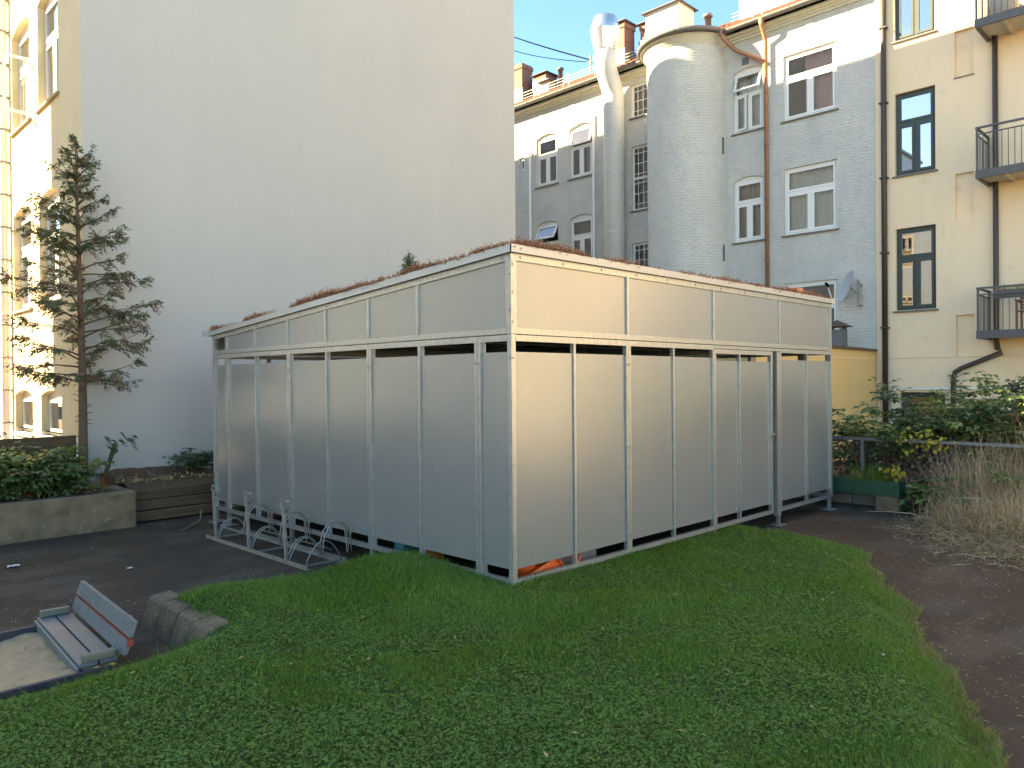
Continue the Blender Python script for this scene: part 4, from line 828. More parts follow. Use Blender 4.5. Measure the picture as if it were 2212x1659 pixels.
def conifer(name, label, base, H, R0, nb, mlist, seed, crown0=.3, limit=None, group=None, thin=1.0, small=False):
    r_ = np.random.default_rng(seed); T_ = Thing(name, label, 'tree', base, group); bx, by, bz = base
    mb = MB(); pts = []; rs = []
    rb = .062 if not small else .012
    for k in range(15):
        u = k / 14; pts.append((bx - .03 * u * H / 5 + .015 * math.sin(u * 5), by + .02 * u, bz + H * u)); rs.append(rb * (1 - u) ** .8 + .006 * (1 if not small else .3))
    mb.tube(pts, rs, 12); tk = T_.part('trunk', mb, M_bark, smooth=True)
    tw = MB(); LP_, LD, LL, LT = [], [], [], []
    for i in range(nb):
        u = crown0 + (1 - crown0) * min(.999, max(0, (i + r_.normal(0, 3)) / nb)) if not small else crown0 + (1 - crown0) * (i + r_.random()) / nb; z = bz + H * u; az = i * 2.4 + r_.normal(0, .45); v = (u - crown0) / (1 - crown0)
        Lb = R0 * ((1 - v) ** .62 * .92 + .08) * r_.uniform(.68, 1.12) * min(1, .72 + v * 3)
        dr_ = np.array([math.cos(az), math.sin(az), 0])
        if limit: Lb = min(Lb, limit(bx, by, dr_))
        if Lb < .05: continue
        elev0 = r_.uniform(.15, .5) + .4 * v; p = np.array([bx - .03 * u * H / 5, by + .02 * u, z]); pp = [tuple(p)]; nseg = 8; dcur = dr_ * math.cos(elev0) + np.array([0, 0, math.sin(elev0)])
        P_list = [p]
        for s_ in range(nseg):
            dcur = dcur + np.array([0, 0, -.06 if s_ < 5 else .1]) + r_.normal(0, .06, 3); dcur /= np.linalg.norm(dcur); p = p + dcur * Lb / nseg; P_list.append(p); pp.append(tuple(p))
        tw.tube(pp, [max(.0025, (.014 if not small else .003) * (1 - k / (nseg + 1))) for k in range(nseg + 1)], 5, cap=False)
        # flat sprays along the outer part
        ns = int((15 - 6 * v) * thin) if not small else 8
        for s_ in range(ns):
            t_ = r_.uniform(.22 if v < .6 else .05, 1.0) ** .8; idx = min(int(t_ * nseg), nseg - 1); f_ = t_ * nseg - idx; q = P_list[idx] * (1 - f_) + P_list[idx + 1] * f_
            dd_ = P_list[idx + 1] - P_list[idx]; dd_ /= np.linalg.norm(dd_); sd_ = np.cross(dd_, [0, 0, 1]); sd_ /= max(np.linalg.norm(sd_), 1e-6)
            sg = 1 if r_.random() < .5 else -1; lt = Lb * r_.uniform(.16, .34) * (1.15 - .5 * t_); dv_ = dd_ * r_.uniform(.5, .9) + sg * sd_ * r_.uniform(.4, .9) + np.array([0, 0, r_.uniform(-.75, .3)]); dv_ /= np.linalg.norm(dv_)
            e_ = q + dv_ * lt; tw.tube([tuple(q), tuple((q + e_) / 2 + np.array([0, 0, .01])), tuple(e_)], .0022 if not small else .001, 3, cap=False)
            brown = r_.random() < (.34 if v < .5 else .1)
            m_ = int(lt / .0062 * (1.15 if not small else 2)); m_ = max(m_, 6)
            for k in range(m_):
                a_ = (k + r_.random()) / m_
                if a_ < .12: continue
                c_ = q + dv_ * lt * a_ + np.array([0, 0, -.25 * lt * a_ * a_]) + r_.normal(0, .014, 3); sdd = np.cross(dv_, [0, 0, 1]); sdd /= max(np.linalg.norm(sdd), 1e-6)
                d2 = dv_ * r_.uniform(.5, 1.0) + sdd * r_.choice([-1, 1]) * r_.uniform(.3, 1) + np.array([0, 0, r_.uniform(-.5, .2)])
                LP_.append(c_); LD.append(d2); LL.append(r_.uniform(.03, .068) * (1 if not small else .4)); LT.append(np.clip(r_.normal(.8 if brown else .3, .13), 0, 1))
    T_.part('branches', tw, M_twig, tk)
    if not small:
        st = MB()
        for k in range(22):
            z = r_.uniform(.62, crown0 * H); az = r_.uniform(0, 6.28); st.tube([(bx, by, bz + z), (bx + .12 * math.cos(az), by + .12 * math.sin(az), bz + z + r_.uniform(-.02, .05))], [.008, .004], 5)
        T_.part('dead_stubs', st, M_twig, tk)
    LP_ = np.array(LP_); n = len(LP_); LL = np.array(LL); V, Tt, C = leaf_arrays(LP_, np.array(LD), np.tile([0, 0, 1.], (n, 1)) + r_.normal(0, .5, (n, 3)), LL, LL * r_.uniform(.13, .24, n), np.array(LT), fold=.1)
    o = np_mesh('crown', V, Tt, mlist, C, T_.loc); o.parent = T_.o
    return T_
M_con = leaf_mat('conifer scale foliage', [(0, (.085, .12, .06)), (.45, (.165, .205, .105)), (.68, (.24, .185, .10)), (1, (.36, .17, .11))], .6, .15)
def lim(bx, by, d):     # keep clear of the gable wall
    if d[1] > .02:
        t_ = (GY - .04 - by) / d[1]
        if bx + d[0] * t_ > GX0 - .05: return t_ * .95
    return 9
conifer('conifer_tree', 'lanky conifer with bare lower trunk in the concrete bed by the grey wall', (-1.15, 7.36, .27), 4.85, 1.12, 92, M_con, 5, .30, lim)
conifer('conifer_seedling', 'tiny green conifer seedling sprouting on the shed roof', (.16, 1.55, 2.70), .31, .11, 60, leaf_mat('young conifer foliage', [(0, (.05, .11, .035)), (1, (.12, .19, .07))]), 8, .05, small=True)

# things inside the shed
mb = MB(); mb.lathe((.42, .27), [(.19, -.12), (.2, -.09), (.13, -.02), (.1, .1), (.045, .32), (.001, .33)], 16); mb.v = [(x, .22 + (z + .1) * .25 + (y - .27), z * 1 if False else (z + .12) * .75 - .1) for x, y, z in mb.v]
single('plastic_cone', mb, M_orange, 'orange plastic cone lying inside the near corner of the shed', 'cone', smooth=True)
mb = MB(); mb.box(.55, 1.25, .12, .3, -.12, .10); single('storage_crate', mb, mat('grey crate', (.12, .12, .13), .6), 'dark grey crate behind the bottom rail of the shed', 'crate')
mb = MB(); mb.tube([(.80 + .14 * math.cos(t_), .07 + .02 * math.sin(2 * t_), .13 + .11 * math.sin(t_)) for t_ in np.linspace(0, 6.1, 28)], .012, 8); single('garden_hose', mb, M_orange, 'loop of orange hose behind the bottom rail of the shed', 'hose', smooth=True)
mb = MB(); mb.hexa([(.12, .1, -.1), (.75, .08, -.1), (.75, .3, -.1), (.12, .3, -.1), (.14, .12, -.03), (.7, .1, .13), (.7, .28, .13), (.14, .28, -.03)]); single('plastic_sledge', mb, M_orange, 'orange plastic slab leaning inside the near corner of the shed', 'sledge')
mb = MB(); mb.box(.15, .4, 1.7, 1.85, -.15, .12); single('plastic_box', mb, mat('teal plastic', (.02, .2, .26), .5), 'teal plastic box glimpsed under the shed panels', 'box')
mb = MB(); mb.lathe((.3, 1.45), [(.001, -.1), (.1, -.08), (.13, 0), (.1, .08), (.001, .1)], 16); single('orange_ball', mb, M_orange, 'orange ball glimpsed under the shed panels', 'ball', smooth=True)

# ------------------------------------------------------------------ bicycle rack
rk = Thing('bicycle_rack', 'old galvanised bicycle rack with wheel hoops beside the shed', 'bicycle rack', (-.35, 3.5, GZ))
z0 = GZ + .006
mb = MB(); mb.box(-.55, -.51, 2.35, 4.72, z0, z0 + .006); mb.box(-.55, -.545, 2.35, 4.72, z0 + .006, z0 + .045); rk.part('front_rail', mb, M_rust)
mb = MB(); mb.box(-.14, -.10, 2.35, 4.72, z0 + .0, z0 + .006); mb.box(-.105, -.10, 2.35, 4.72, z0 + .006, z0 + .06); rk.part('rear_rail', mb, M_rack)
mb = MB(); mb.box(-.36, -.33, 2.35, 4.72, z0 + .10, z0 + .115); rk.part('middle_rail', mb, M_rack)
for y in (2.5, 3.5, 4.6): mb = MB(); mb.box(-.545, -.1, y - .018, y + .018, z0, z0 + .018); rk.part('cross_bar', mb, M_rack)
for y0 in (4.47, 3.62, 2.79):
    zt = z0 + .60
    mb = MB(); pz = [(-.53, y0), (-.53, y0 + .075)]
    mb.hexa([(-.548, y0 - .016, z0), (-.52, y0 - .016, z0), (-.52, y0 + .016, z0), (-.548, y0 + .016, z0), (-.548, y0 + .051, zt), (-.52, y0 + .051, zt), (-.52, y0 + .079, zt), (-.548, y0 + .079, zt)]); po = rk.part('post', mb, M_rust)
    for s_ in (-1, 1):
        c = (-.532, y0 + .065)
        q = [(c[0], c[1], zt - .07), (c[0] + .01 * s_, c[1] + .055 * s_, zt - .035), (c[0] + .015, c[1] + .085 * s_, zt + .01), (c[0] + .015, c[1] + .07 * s_, zt + .045), (c[0], c[1] + .01 * s_, zt + .045)]
        mb = MB(); mb.tube(q, .0065, 6); mb.tube([(p[0] + .03, p[1], p[2]) for p in q], .0065, 6); mb.tube([q[3], (q[3][0] + .03, q[3][1], q[3][2])], .014, 6); rk.part('handlebar_loop', mb, M_rack, po, True)
    yw_ = y0 - .06
    for dy_ in (0, .055):
        y1 = yw_ + dy_
        mb = MB(); mb.tube([(-.53 + .40 * u, y1 + .02, z0 + .02 + .23 * math.sin(math.pi * u) ** .75) for u in np.linspace(0, 1, 22)], .0068, 6); rk.part('low_hoop', mb, M_rack, smooth=True)
        yh = yw_ - .36 + dy_
        mb = MB(); mb.tube([(-.36 + .34 * (1 - math.cos(math.pi * u)) / 2, yh, z0 + .11 + .33 * math.sin(math.pi * u) ** .7) for u in np.linspace(0, 1, 24)], .0068, 6); rk.part('high_hoop', mb, M_rack, smooth=True)
    mb = MB()
    for s_ in (-1, 1): mb.tube([(-.05, yw_ - .33, z0 + .1), (-.04, yw_ - .33 + .07 * s_, z0 + .36), (-.04, yw_ - .33, z0 + .38)], .006, 5)
    rk.part('wheel_fork', mb, M_rack)
mb = MB(); mb.tube([(-.53 + .42 * u, 2.42, z0 + .02 + .24 * math.sin(math.pi * u) ** .75) for u in np.linspace(0, 1, 22)], .0068, 6); rk.part('low_hoop', mb, M_rack, smooth=True)
for (a_, b_) in ((2.75, 3.4), (3.5, 4.2)): mb = MB(); mb.hexa([(-.10, a_, z0 + .1), (-.02, a_, z0 + .06), (-.02, b_, z0 + .06), (-.10, b_, z0 + .1), (-.10, a_, z0 + .115), (-.02, a_, z0 + .075), (-.02, b_, z0 + .075), (-.10, b_, z0 + .115)]); rk.part('gutter_plate', mb, M_rack)

# ------------------------------------------------------------------ sandpit and bench
pit = Thing('sandpit', 'wooden edged sandpit beside the lawn with dark blue boards', 'sandpit', (-3.8, 1.4, GZ))
zt = -.07
for (x0, x1, y0, y1, nm) in ((-5.6, -2.86, .74, .775, 'near'), (-5.6, -2.86, 1.99, 2.025, 'far'), (-2.86, -2.825, .775, 1.99, 'end')):
    mb = MB(); mb.bevbox(x0, x1, y0, y1, GZ - .05, zt, .005); pit.part('edge_board', mb, M_blue if nm != 'end' else M_bench)
mb = MB()
def sandf(u, w):
    x = -5.6 + 2.74 * u; y = .775 + 1.215 * w; xx, yy = np.array(x), np.array(y)
    return (x, y, GZ + .012 + .075 * float(vnoise(xx, yy, 3.2, 31)) * (1 - .6 * w) + .03 * float(vnoise(xx, yy, 9, 32)) + .015 * float(vnoise(xx, yy, 22, 33)))
mb.grid(sandf, 110, 60); o = pit.part('sand', mb, M_sand, kind='stuff', smooth=True)
zs = -.03
bn = Thing('bench', 'small grey painted children\'s bench with slatted back at the end of the sandpit', 'bench', (-2.92, 1.4, GZ))
bn.o.location.x += .055; bn.o.rotation_euler.z = -rad(3.4); Y0, Y1 = .76, 2.06
def bpart(nm, m, *a, lab=None):
    mb = MB(); mb.bevbox(*a, .005); return bn.part(nm, mb, m, label=lab)
bpart('seat_board', M_bench, -3.06, -2.955, Y0, Y1, zs - .03, zs); bpart('seat_board', M_bench, -2.943, -2.84, Y0, Y1, zs - .03, zs)
bpart('front_rail', M_bench, -3.078, -3.062, Y0 - .01, Y1 + .01, zs - .075, zs - .018)
for y in (Y0, Y1 - .05): bpart('armrest', M_bench2, -3.045, -2.85, y, y + .05, zs + .002, zs + .05)
for y in (Y0 + .012, Y1 - .06):
    for x in (-3.04, -2.9): bpart('leg', M_bench2, x, x + .05, y, y + .045, GZ - .02, zs - .032)
    lb_ = bpart('end_board', M_bench2, -3.05, -2.86, y - .008, y + .002, zs - .075, zs - .034)
for x0 in (-2.985, -2.895): bpart('paint_patch', M_yelp, x0, x0 + .035, Y0 - .006, Y0 + .004, zs - .052, zs - .034, lab='yellow paint patch on the bench end')
bpart('paint_patch', M_red, -2.94, -2.91, Y0 - .006, Y0 + .004, zs - .05, zs - .034, lab='red paint patch on the bench end')
def back_board(z0_, z1_, t, m):
    mb = MB(); f = lambda z: -2.83 + (z - zs) * .32
    mb.hexa([(f(z0_), Y0 - .06, z0_), (f(z0_) + .024, Y0 - .06, z0_), (f(z0_) + .024, Y1 + .03, z0_), (f(z0_), Y1 + .03, z0_), (f(z1_), Y0 - .06, z1_), (f(z1_) + .024, Y0 - .06, z1_), (f(z1_) + .024, Y1 + .03, z1_), (f(z1_), Y1 + .03, z1_)]); return bn.part('back_board', mb, m)
b1_ = back_board(zs + .015, zs + .105, .02, M_bench); b2_ = back_board(zs + .122, zs + .215, .02, M_bench)
mb = MB(); f = lambda z: -2.83 + (z - zs) * .32; zq = zs + .105; mb.hexa([(f(zq) - .001, Y0 - .062, zq - .0005), (f(zq) + .026, Y0 - .062, zq - .0005), (f(zq) + .026, Y1 + .03, zq - .0005), (f(zq) - .001, Y1 + .03, zq - .0005), (f(zq) - .002, Y0 - .062, zq + .002), (f(zq) + .026, Y0 - .062, zq + .002), (f(zq) + .026, Y1 + .03, zq + .002), (f(zq) - .002, Y1 + .03, zq + .002)]); bn.part('paint_stripe', mb, M_red, b1_, label='worn red painted top edge')
mb = MB(); mb.box(f(zq) - .006, f(zq) + .03, Y0 - .066, Y0 - .058, zq - .04, zq + .003); bn.part('paint_patch', mb, M_red, b1_)
for y in (Y0 + .12, Y1 - .15):
    mb = MB(); mb.hexa([(f(zs - .03) + .026, y, zs - .03), (f(zs - .03) + .05, y, zs - .03), (f(zs - .03) + .05, y + .05, zs - .03), (f(zs - .03) + .026, y + .05, zs - .03), (f(zs + .2) + .026, y, zs + .2), (f(zs + .2) + .05, y, zs + .2), (f(zs + .2) + .05, y + .05, zs + .2), (f(zs + .2) + .026, y + .05, zs + .2)]); bn.part('back_strut', mb, M_bench2)
    mb = MB(); mb.tube([(-2.85, y + .02, zs + .004), (f(zs + .06) - .004, y + .02, zs + .06)], .004, 6); bn.part('rusty_hinge', mb, M_rust)

# granite kerb stones at the end of the lawn
for k in range(4):
    y1 = 1.74 - k * .265; y0 = y1 - .26; mb = MB(); hz = .055 - .008 * k + random.uniform(-.006, .006); xo = random.uniform(-.012, .012)
    jt = lambda: random.uniform(-.014, .014)
    mb.bevbox(-2.36 + xo, -2.1 + xo, y0, y1, GZ - .06, hz, .016, .006)
    v2 = []
    for (x, y, z) in mb.v:
        if z > -.02 and x < -2.28: x += .085
        if -.02 < z and x > -2.2: z += .02
        v2.append((x, y, z))
    mb.v = v2
    single('kerb_stone', mb, M_gran, 'weathered granite kerb stone propping up the corner of the lawn', 'kerb stone', 'granite kerb stones at the lawn corner')

# ------------------------------------------------------------------ beds on the left
pl = Thing('concrete_bed', 'stained low concrete planting bed in front of the board fence', 'planting bed', (-2.5, 6.7, GZ))
mb = MB(); mb.bevbox(-6, -.85, 6.15, 6.33, GZ - .02, .30, .02, .004); mb.bevbox(-1.03, -.852, 6.33, 7.78, GZ - .02, .298, .015); pl.part('wall', mb, M_conc)
def soil(x0, x1, y0, y1, z, amp, seed):
    return MB().grid(lambda u, w: (x0 + (x1 - x0) * u, y0 + (y1 - y0) * w, z + amp * float(vnoise(np.array(x0 + (x1 - x0) * u), np.array(y0 + (y1 - y0) * w), 2.6, seed)) + .03 * float(vnoise(np.array(x0 + (x1 - x0) * u), np.array(y0 + (y1 - y0) * w), 9, seed + 1))), 50, 20)
pl.part('soil', soil(-6, -1.03, 6.33, 7.8, .23, .05, 41), M_soil, kind='stuff', smooth=True)
tb = Thing('timber_bed', 'low bed of dark sleeper boards between concrete bed and shed', 'planting bed', (-.2, 6.8, GZ))
for k in range(3):
    mb = MB(); mb.bevbox(-.846, 1.6, 6.36 + .03 * k, 6.43 + .03 * k, GZ + .02 + .145 * k, GZ + .155 + .145 * k, .01, .004); tb.part('board', mb, M_wood)
mb = soil(-.846, 1.6, 6.44, 7.8, .2, .22, 51); mb.v = [(x, y, .2 + (z - .2) * min(1, max(0, (y - 6.44) / .4)) ** .7 + .03) for x, y, z in mb.v]; tb.part('soil', mb, M_soil, kind='stuff', smooth=True)
bf = Thing('board_fence', 'dark horizontal board fence standing behind the concrete bed', 'fence', (-3, 7.66, .2))
for k in range(6):
    mb = MB(); z_ = .26 + k * .12; yy_ = 7.60 + (.018 if k % 2 else 0); mb.bevbox(-6.5, -1.16, yy_, yy_ + .02, z_ - .008, z_ + .122 + random.uniform(-.004, .004), .005, .002); bf.part('board', mb, M_wood)
for x in (-1.22, -2.9, -4.6, -6.2): mb = MB(); mb.box(x - .04, x + .04, 7.63, 7.71, .1, .98); bf.part('post', mb, M_wood)

# ------------------------------------------------------------------ plants
def shrub(name, label, base, stems, H, spread, leafL, leafW, per, m, seed, droop=.3, cat='shrub', tint0=.4, tsd=.2, box=None, stem_m=None, group=None, clusters=3, kind=None):
    """stems that arch out of the ground, with leaves in small sprays along them"""
    r_ = np.random.default_rng(seed); T_ = Thing(name, label, cat, base, group); sb = MB(); LPp, LD, LN, LL, LT = [], [], [], [], []
    for s_ in range(stems):
        az = r_.uniform(0, 6.28); ox = r_.normal(0, spread[0] * .45); oy = r_.normal(0, spread[1] * .45)
        ox = max(-spread[0], min(spread[0], ox)); oy = max(-spread[1], min(spread[1], oy))
        p = np.array([base[0] + ox, base[1] + oy, base[2]]); h = H * r_.uniform(.55, 1.05) * (1 - .3 * (abs(ox) / spread[0]) ** 2); d = np.array([math.cos(az) * .3, math.sin(az) * .3, 1.0]); pts = [p]; ns = 7
        for k in range(ns):
            d = d + np.array([math.cos(az) * .1, math.sin(az) * .1, -droop * .18 * k]) * .5 + r_.normal(0, .07, 3); d /= np.linalg.norm(d); p = p + d * h / ns; pts.append(p)
        sb.tube([tuple(q) for q in pts], [.006 * (1 - .8 * k / ns) for k in range(ns + 1)], 4, cap=False)
        tb_ = np.clip(r_.normal(tint0, tsd), 0, 1)
        for k in range(per):
            t_ = r_.uniform(.18, 1) ** .7 * ns; i = min(int(t_), ns - 1); q = pts[i] + (pts[i + 1] - pts[i]) * (t_ - i); a2 = r_.uniform(0, 6.28); el = r_.uniform(-.3, .5); dv = np.array([math.cos(a2) * math.cos(el), math.sin(a2) * math.cos(el), math.sin(el)])
            lt = leafL * r_.uniform(.8, 2.2); e_ = q + dv * lt
            for c_ in range(clusters):
                f_ = (c_ + 1) / clusters; pos = q + dv * lt * f_; sd_ = np.cross(dv, [0, 0, 1]); sd_ /= max(np.linalg.norm(sd_), 1e-6)
                for sg in ((-1, 1) if c_ < clusters - 1 else (0,)):
                    LPp.append(pos); LD.append(dv + sg * sd_ * 1.1 + np.array([0, 0, -.25]) + r_.normal(0, .15, 3)); LN.append(np.array([0, 0, 1]) + r_.normal(0, .3, 3)); LL.append(leafL * r_.uniform(.6, 1.15)); LT.append(np.clip(tb_ + r_.normal(0, .1), 0, 1))
    T_.part('stems', sb, stem_m or M_twig)
    LPp = np.array(LPp); LD = np.array(LD); LN = np.array(LN); LL = np.array(LL); LT = np.array(LT)
    if box is not None:
        k = box(LPp); LPp, LD, LN, LL, LT = LPp[k], LD[k], LN[k], LL[k], LT[k]
    V, Tt, C = leaf_arrays(LPp, LD, LN, LL, LL * leafW / leafL * rng.uniform(.8, 1.2, len(LL)), LT)
    o = np_mesh('foliage', V, Tt, m, C, T_.loc); o.parent = T_.o
    return T_
M_lg = leaf_mat('mid green leaves', [(0, (.085, .15, .055)), (.5, (.155, .25, .085)), (.8, (.26, .32, .10)), (1, (.46, .38, .10))], .45, .38)
M_dg = leaf_mat('dark glossy leaves', [(0, (.055, .11, .055)), (.6, (.10, .18, .08)), (1, (.17, .24, .09))], .35, .3)
M_or = leaf_mat('orange autumn leaves', [(0, (.28, .07, .02)), (.6, (.40, .14, .03)), (1, (.42, .25, .05))], .6)
M_yl = leaf_mat('yellow autumn leaves', [(0, (.35, .26, .03)), (.6, (.55, .38, .04)), (1, (.60, .46, .10))], .55)
M_rd = leaf_mat('crimson autumn leaves', [(0, (.20, .05, .055)), (.5, (.38, .10, .09)), (.8, (.26, .17, .09)), (1, (.7, .62, .62))], .6)
keepw = lambda P: (P[:, 1] < GY - .02) | (P[:, 0] < GX0 - .03)
shrub('leafy_shrub', 'bushy green shrub filling the concrete bed under the fence', (-2.45, 6.8, .24), 62, .95, (.95, .35), .105, .03, 20, M_lg, 61, .7, tint0=.35, tsd=.28, box=keepw)
shrub('leafy_shrub', 'green shrub spilling over the concrete wall near the conifer', (-1.85, 6.62, .24), 34, .62, (.5, .25), .09, .026, 18, M_lg, 62, .9, tint0=.3, box=keepw)
shrub('creeping_plant', 'orange leaved plant among the shrubs of the concrete bed', (-1.95, 6.75, .24), 9, .36, (.22, .16), .06, .02, 12, M_or, 63, .4, tint0=.4)
shrub('sapling', 'small sapling with pointed leaves growing over the board fence', (-1.62, 7.5, .24), 9, .95, (.5, .05), .08, .02, 8, M_lg, 64, .2, tint0=.3, box=keepw)
shrub('dark_shrub', 'small dark glossy shrub against the grey wall beside the shed', (.35, 7.2, .36), 18, .52, (.35, .2), .07, .018, 16, M_dg, 65, .9, tint0=.3, box=keepw)
stp = Thing('sprouting_stump', 'cut mossy stem with a tuft of leaves beside the conifer', 'stump', (-.93, 7.05, .25))
mb = MB(); mb.tube([(-.95, 7.05, .22), (-.94, 7.05, .5), (-.88, 7.03, .72), (-.84, 7.02, .86)], [.032, .03, .028, .026], 10); mb.tube([(-.9, 7.03, .7), (-.81, 7.0, .78)], .018, 8); stp.part('stem', mb, mat('mossy stem', (.10, .10, .045), .95, noise=.4, nscale=20, bump=.5), smooth=True)
n = 34; a_ = rng.uniform(-.6, .9, n); P = np.stack([-.95 + rng.uniform(-.05, .38, n) * .9, 7.05 - rng.uniform(0, .25, n), .93 + rng.normal(0, .05, n)], 1); D = np.stack([np.cos(a_), -np.abs(np.sin(a_)) - .3, -rng.uniform(.4, 1.1, n)], 1)
V, T, C = leaf_arrays(P, D, np.tile([0, 0, 1.], (n, 1)) + rng.normal(0, .4, (n, 3)), rng.uniform(.08, .14, n), rng.uniform(.02, .032, n), rng.random(n) * .5); o = np_mesh('leaves', V, T, M_dg, C, stp.loc); o.parent = stp.o
n = 40; P = np.stack([-.95 + rng.normal(0, .06, n), 7.0 + rng.normal(0, .05, n), np.full(n, .25)], 1); V, T, C = ribbons(P, rng.uniform(.08, .22, n), rng.normal(0, .05, (n, 3)), np.full(n, .006), rng.random(n)); o = np_mesh('red_shoots', V, T, M_or, C, stp.loc); o.parent = stp.o

# right: low block wall, fence, planter, shrubs
bw = Thing('block_wall', 'low grey concrete block wall under the wire fence', 'wall', (7.3, -1, GZ))
for r_ in range(2):
    for k in range(14):
        y1 = 2.4 - k * .4 + (.2 if r_ else 0); mb = MB(); mb.bevbox(7.22 + random.uniform(-.006, .006), 7.42, y1 - .394, y1 - .004, GZ - .02 + r_ * .18, GZ + .155 + r_ * .18, .008, .003); bw.part('block', mb, M_block)
fn = Thing('wire_fence', 'chain link fence with grey angle iron rail beyond the shed', 'fence', (7.32, -1, GZ))
mb = MB(); mb.box(7.28, 7.285, -5.2, 2.2, .775, .82); mb.box(7.285, 7.32, -5.2, 2.2, .815, .82); fn.part('top_rail', mb, M_iron)
for y in (2.1, -.13, -2.4, -4.6): mb = MB(); mb.box(7.29, 7.335, y - .024, y + .024, GZ, .775); fn.part('post', mb, M_iron)
mb = MB(); stp_ = .055
for q in np.arange(-5.2, 3.0, stp_):
    for sg in (1, -1):
        y0_, y1_ = q, q + sg * .56
        if min(y0_, y1_) < -5.2 or max(y0_, y1_) > 2.1: continue
        mb.tube([(7.345 + .002 * sg, y0_, .2), (7.345 + .002 * sg, y1_, .77)], .0022, 3, cap=False)
fn.part('wire_mesh', mb, M_wire, kind='stuff')
gp = Thing('planter_box', 'long dark green planter box in front of the wire fence', 'planter', (6.95, .3, 0))
mb = MB(); y0_, y1_ = -.78, 1.9
mb.box(6.88, 6.9, y0_, y1_, .03, .235); mb.box(7.12, 7.14, y0_, y1_, .03, .235); mb.box(6.9, 7.12, y0_, y0_ + .02, .03, .235); mb.box(6.9, 7.12, y1_ - .02, y1_, .03, .235); mb.box(6.9, 7.12, y0_ + .02, y1_ - .02, .03, .05); gp.part('box', mb, M_greenp)
gp.part('soil', soil(6.9, 7.12, y0_ + .02, y1_ - .02, .18, .03, 71), M_soil, kind='stuff')
mb = MB(); mb.bevbox(6.88, 7.14, -.76, -.44, GZ - .02, .026, .02, .01); single('support_block', mb, M_conc, 'rough concrete block holding up the end of the green planter', 'block')
mb = MB(); mb.bevbox(6.9, 7.12, 1.3, 1.6, GZ - .02, .026, .02, .01); single('support_block', mb, M_conc, 'concrete block holding up the planter behind the shed', 'block')
def tuft(name, label, base, n, H, spread, m, seed, cat='plant', w=.004):
    r_ = np.random.default_rng(seed); P = np.array(base) + np.stack([r_.normal(0, spread[0], n), r_.normal(0, spread[1], n), np.zeros(n)], 1); hh = r_.uniform(.4, 1, n) * H
    V, T, C = ribbons(P, hh, r_.normal(0, .35, (n, 3)) * hh[:, None] * np.array([1, 1, .15]), np.full(n, w), r_.random(n)); o = np_mesh(name, V, T, m, C, base); o.location = base; o['label'] = label; o['category'] = cat; return o
M_gr = leaf_mat('grass blades', [(0, (.075, .165, .022)), (.45, (.13, .275, .04)), (.8, (.215, .34, .06)), (.93, (.20, .19, .06)), (1, (.34, .27, .12))], .5, .35)
tuft('planter_weeds', 'weedy green tuft growing in the green planter box', (7.0, -.38, .2), 260, .32, (.05, .13), M_gr, 81)
tuft('planter_weeds', 'low weeds along the shed end of the green planter box', (7.0, .25, .2), 160, .1, (.05, .3), M_gr, 82)
def leaf_set(name, label, pts, Ls, Ws, m, seed, cat='plant', down=.8):
    r_ = np.random.default_rng(seed); P = np.array(pts); n = len(P); D = r_.normal(0, .7, (n, 3)); D[:, 2] -= down; D[:, 0] -= .2
    V, T, C = leaf_arrays(P, D, np.tile([-.7, -.5, .6], (n, 1)) + r_.normal(0, .35, (n, 3)), r_.uniform(.7, 1.1, n) * Ls, r_.uniform(.8, 1.2, n) * Ws, r_.random(n)); b = P.mean(0); b[2] = P[:, 2].min()
    o = np_mesh(name, V, T, m, C, b); o.location = b; o['label'] = label; o['category'] = cat; return o
def leaf_things(name, label, pts, Ls, Ws, m, seed):
    r_ = np.random.default_rng(seed); P = np.array(pts); b = P.mean(0); b[2] = P[:, 2].min(); T_ = Thing(name, label, 'plant', tuple(b)); P = P[np.argsort(P[:, 1])]
    sb = MB(); sb.tube([tuple(p) for p in P[::3]], .003, 4); T_.part('stem', sb, M_twig)
    for p in P:
        D = r_.normal(0, .7, 3); D[2] -= .8; D[0] -= .2; V, T, C = leaf_arrays([p], [D], [np.array([-.7, -.5, .6]) + r_.normal(0, .35, 3)], [r_.uniform(.7, 1.1) * Ls], [r_.uniform(.8, 1.2) * Ws], np.array([r_.random()]))
        o = np_mesh('leaf', V, T, m, C, b); o.parent = T_.o
leaf_things('yellow_leaf_plant', 'bright yellow leaves hanging at the end of the green planter box', [(6.88 + rng.normal(0, .05), -.72 + rng.normal(0, .09), .4 + rng.normal(0, .06)) for _ in range(14)], .11, .035, M_yl, 91)
leaf_things('yellow_climber', 'yellowing climber draped over the fence rail', [(7.24 + rng.normal(0, .06), -.95 + rng.normal(0, .22), .8 + rng.normal(0, .11)) for _ in range(64)], .085, .028, M_yl, 92)
leaf_set('red_climber', 'crimson leaved climber tangled in the wire fence', [(7.5 + rng.uniform(-.12, .35), rng.uniform(-1.3, 1.6), rng.uniform(.15, .75)) for _ in range(900)], .07, .022, M_rd, 93)
for k, (c, st_, H, sp, lab) in enumerate((((8.1, -.15, .0), 48, 1.6, (.4, .5), 'raspberry bush arching over the fence beside the ochre annex'), ((8.3, -1.05, .0), 64, 2.0, (.4, .55), 'dense dark green shrub beyond the wire fence under the white conduit'),
                                  ((8.3, -2.0, .0), 64, 2.15, (.4, .6), 'tall leafy shrub beyond the fence below the lowest balcony'), ((8.3, -3.1, .0), 60, 2.15, (.4, .65), 'leafy shrub with reddish tips beside the tall shrub below the balcony'))):
    shrub('leafy_shrub', lab, c, st_, H, sp, .10, .036, 26, M_lg if k != 1 else M_dg, 101 + k, .45, tint0=.38 + .06 * k, tsd=.2)
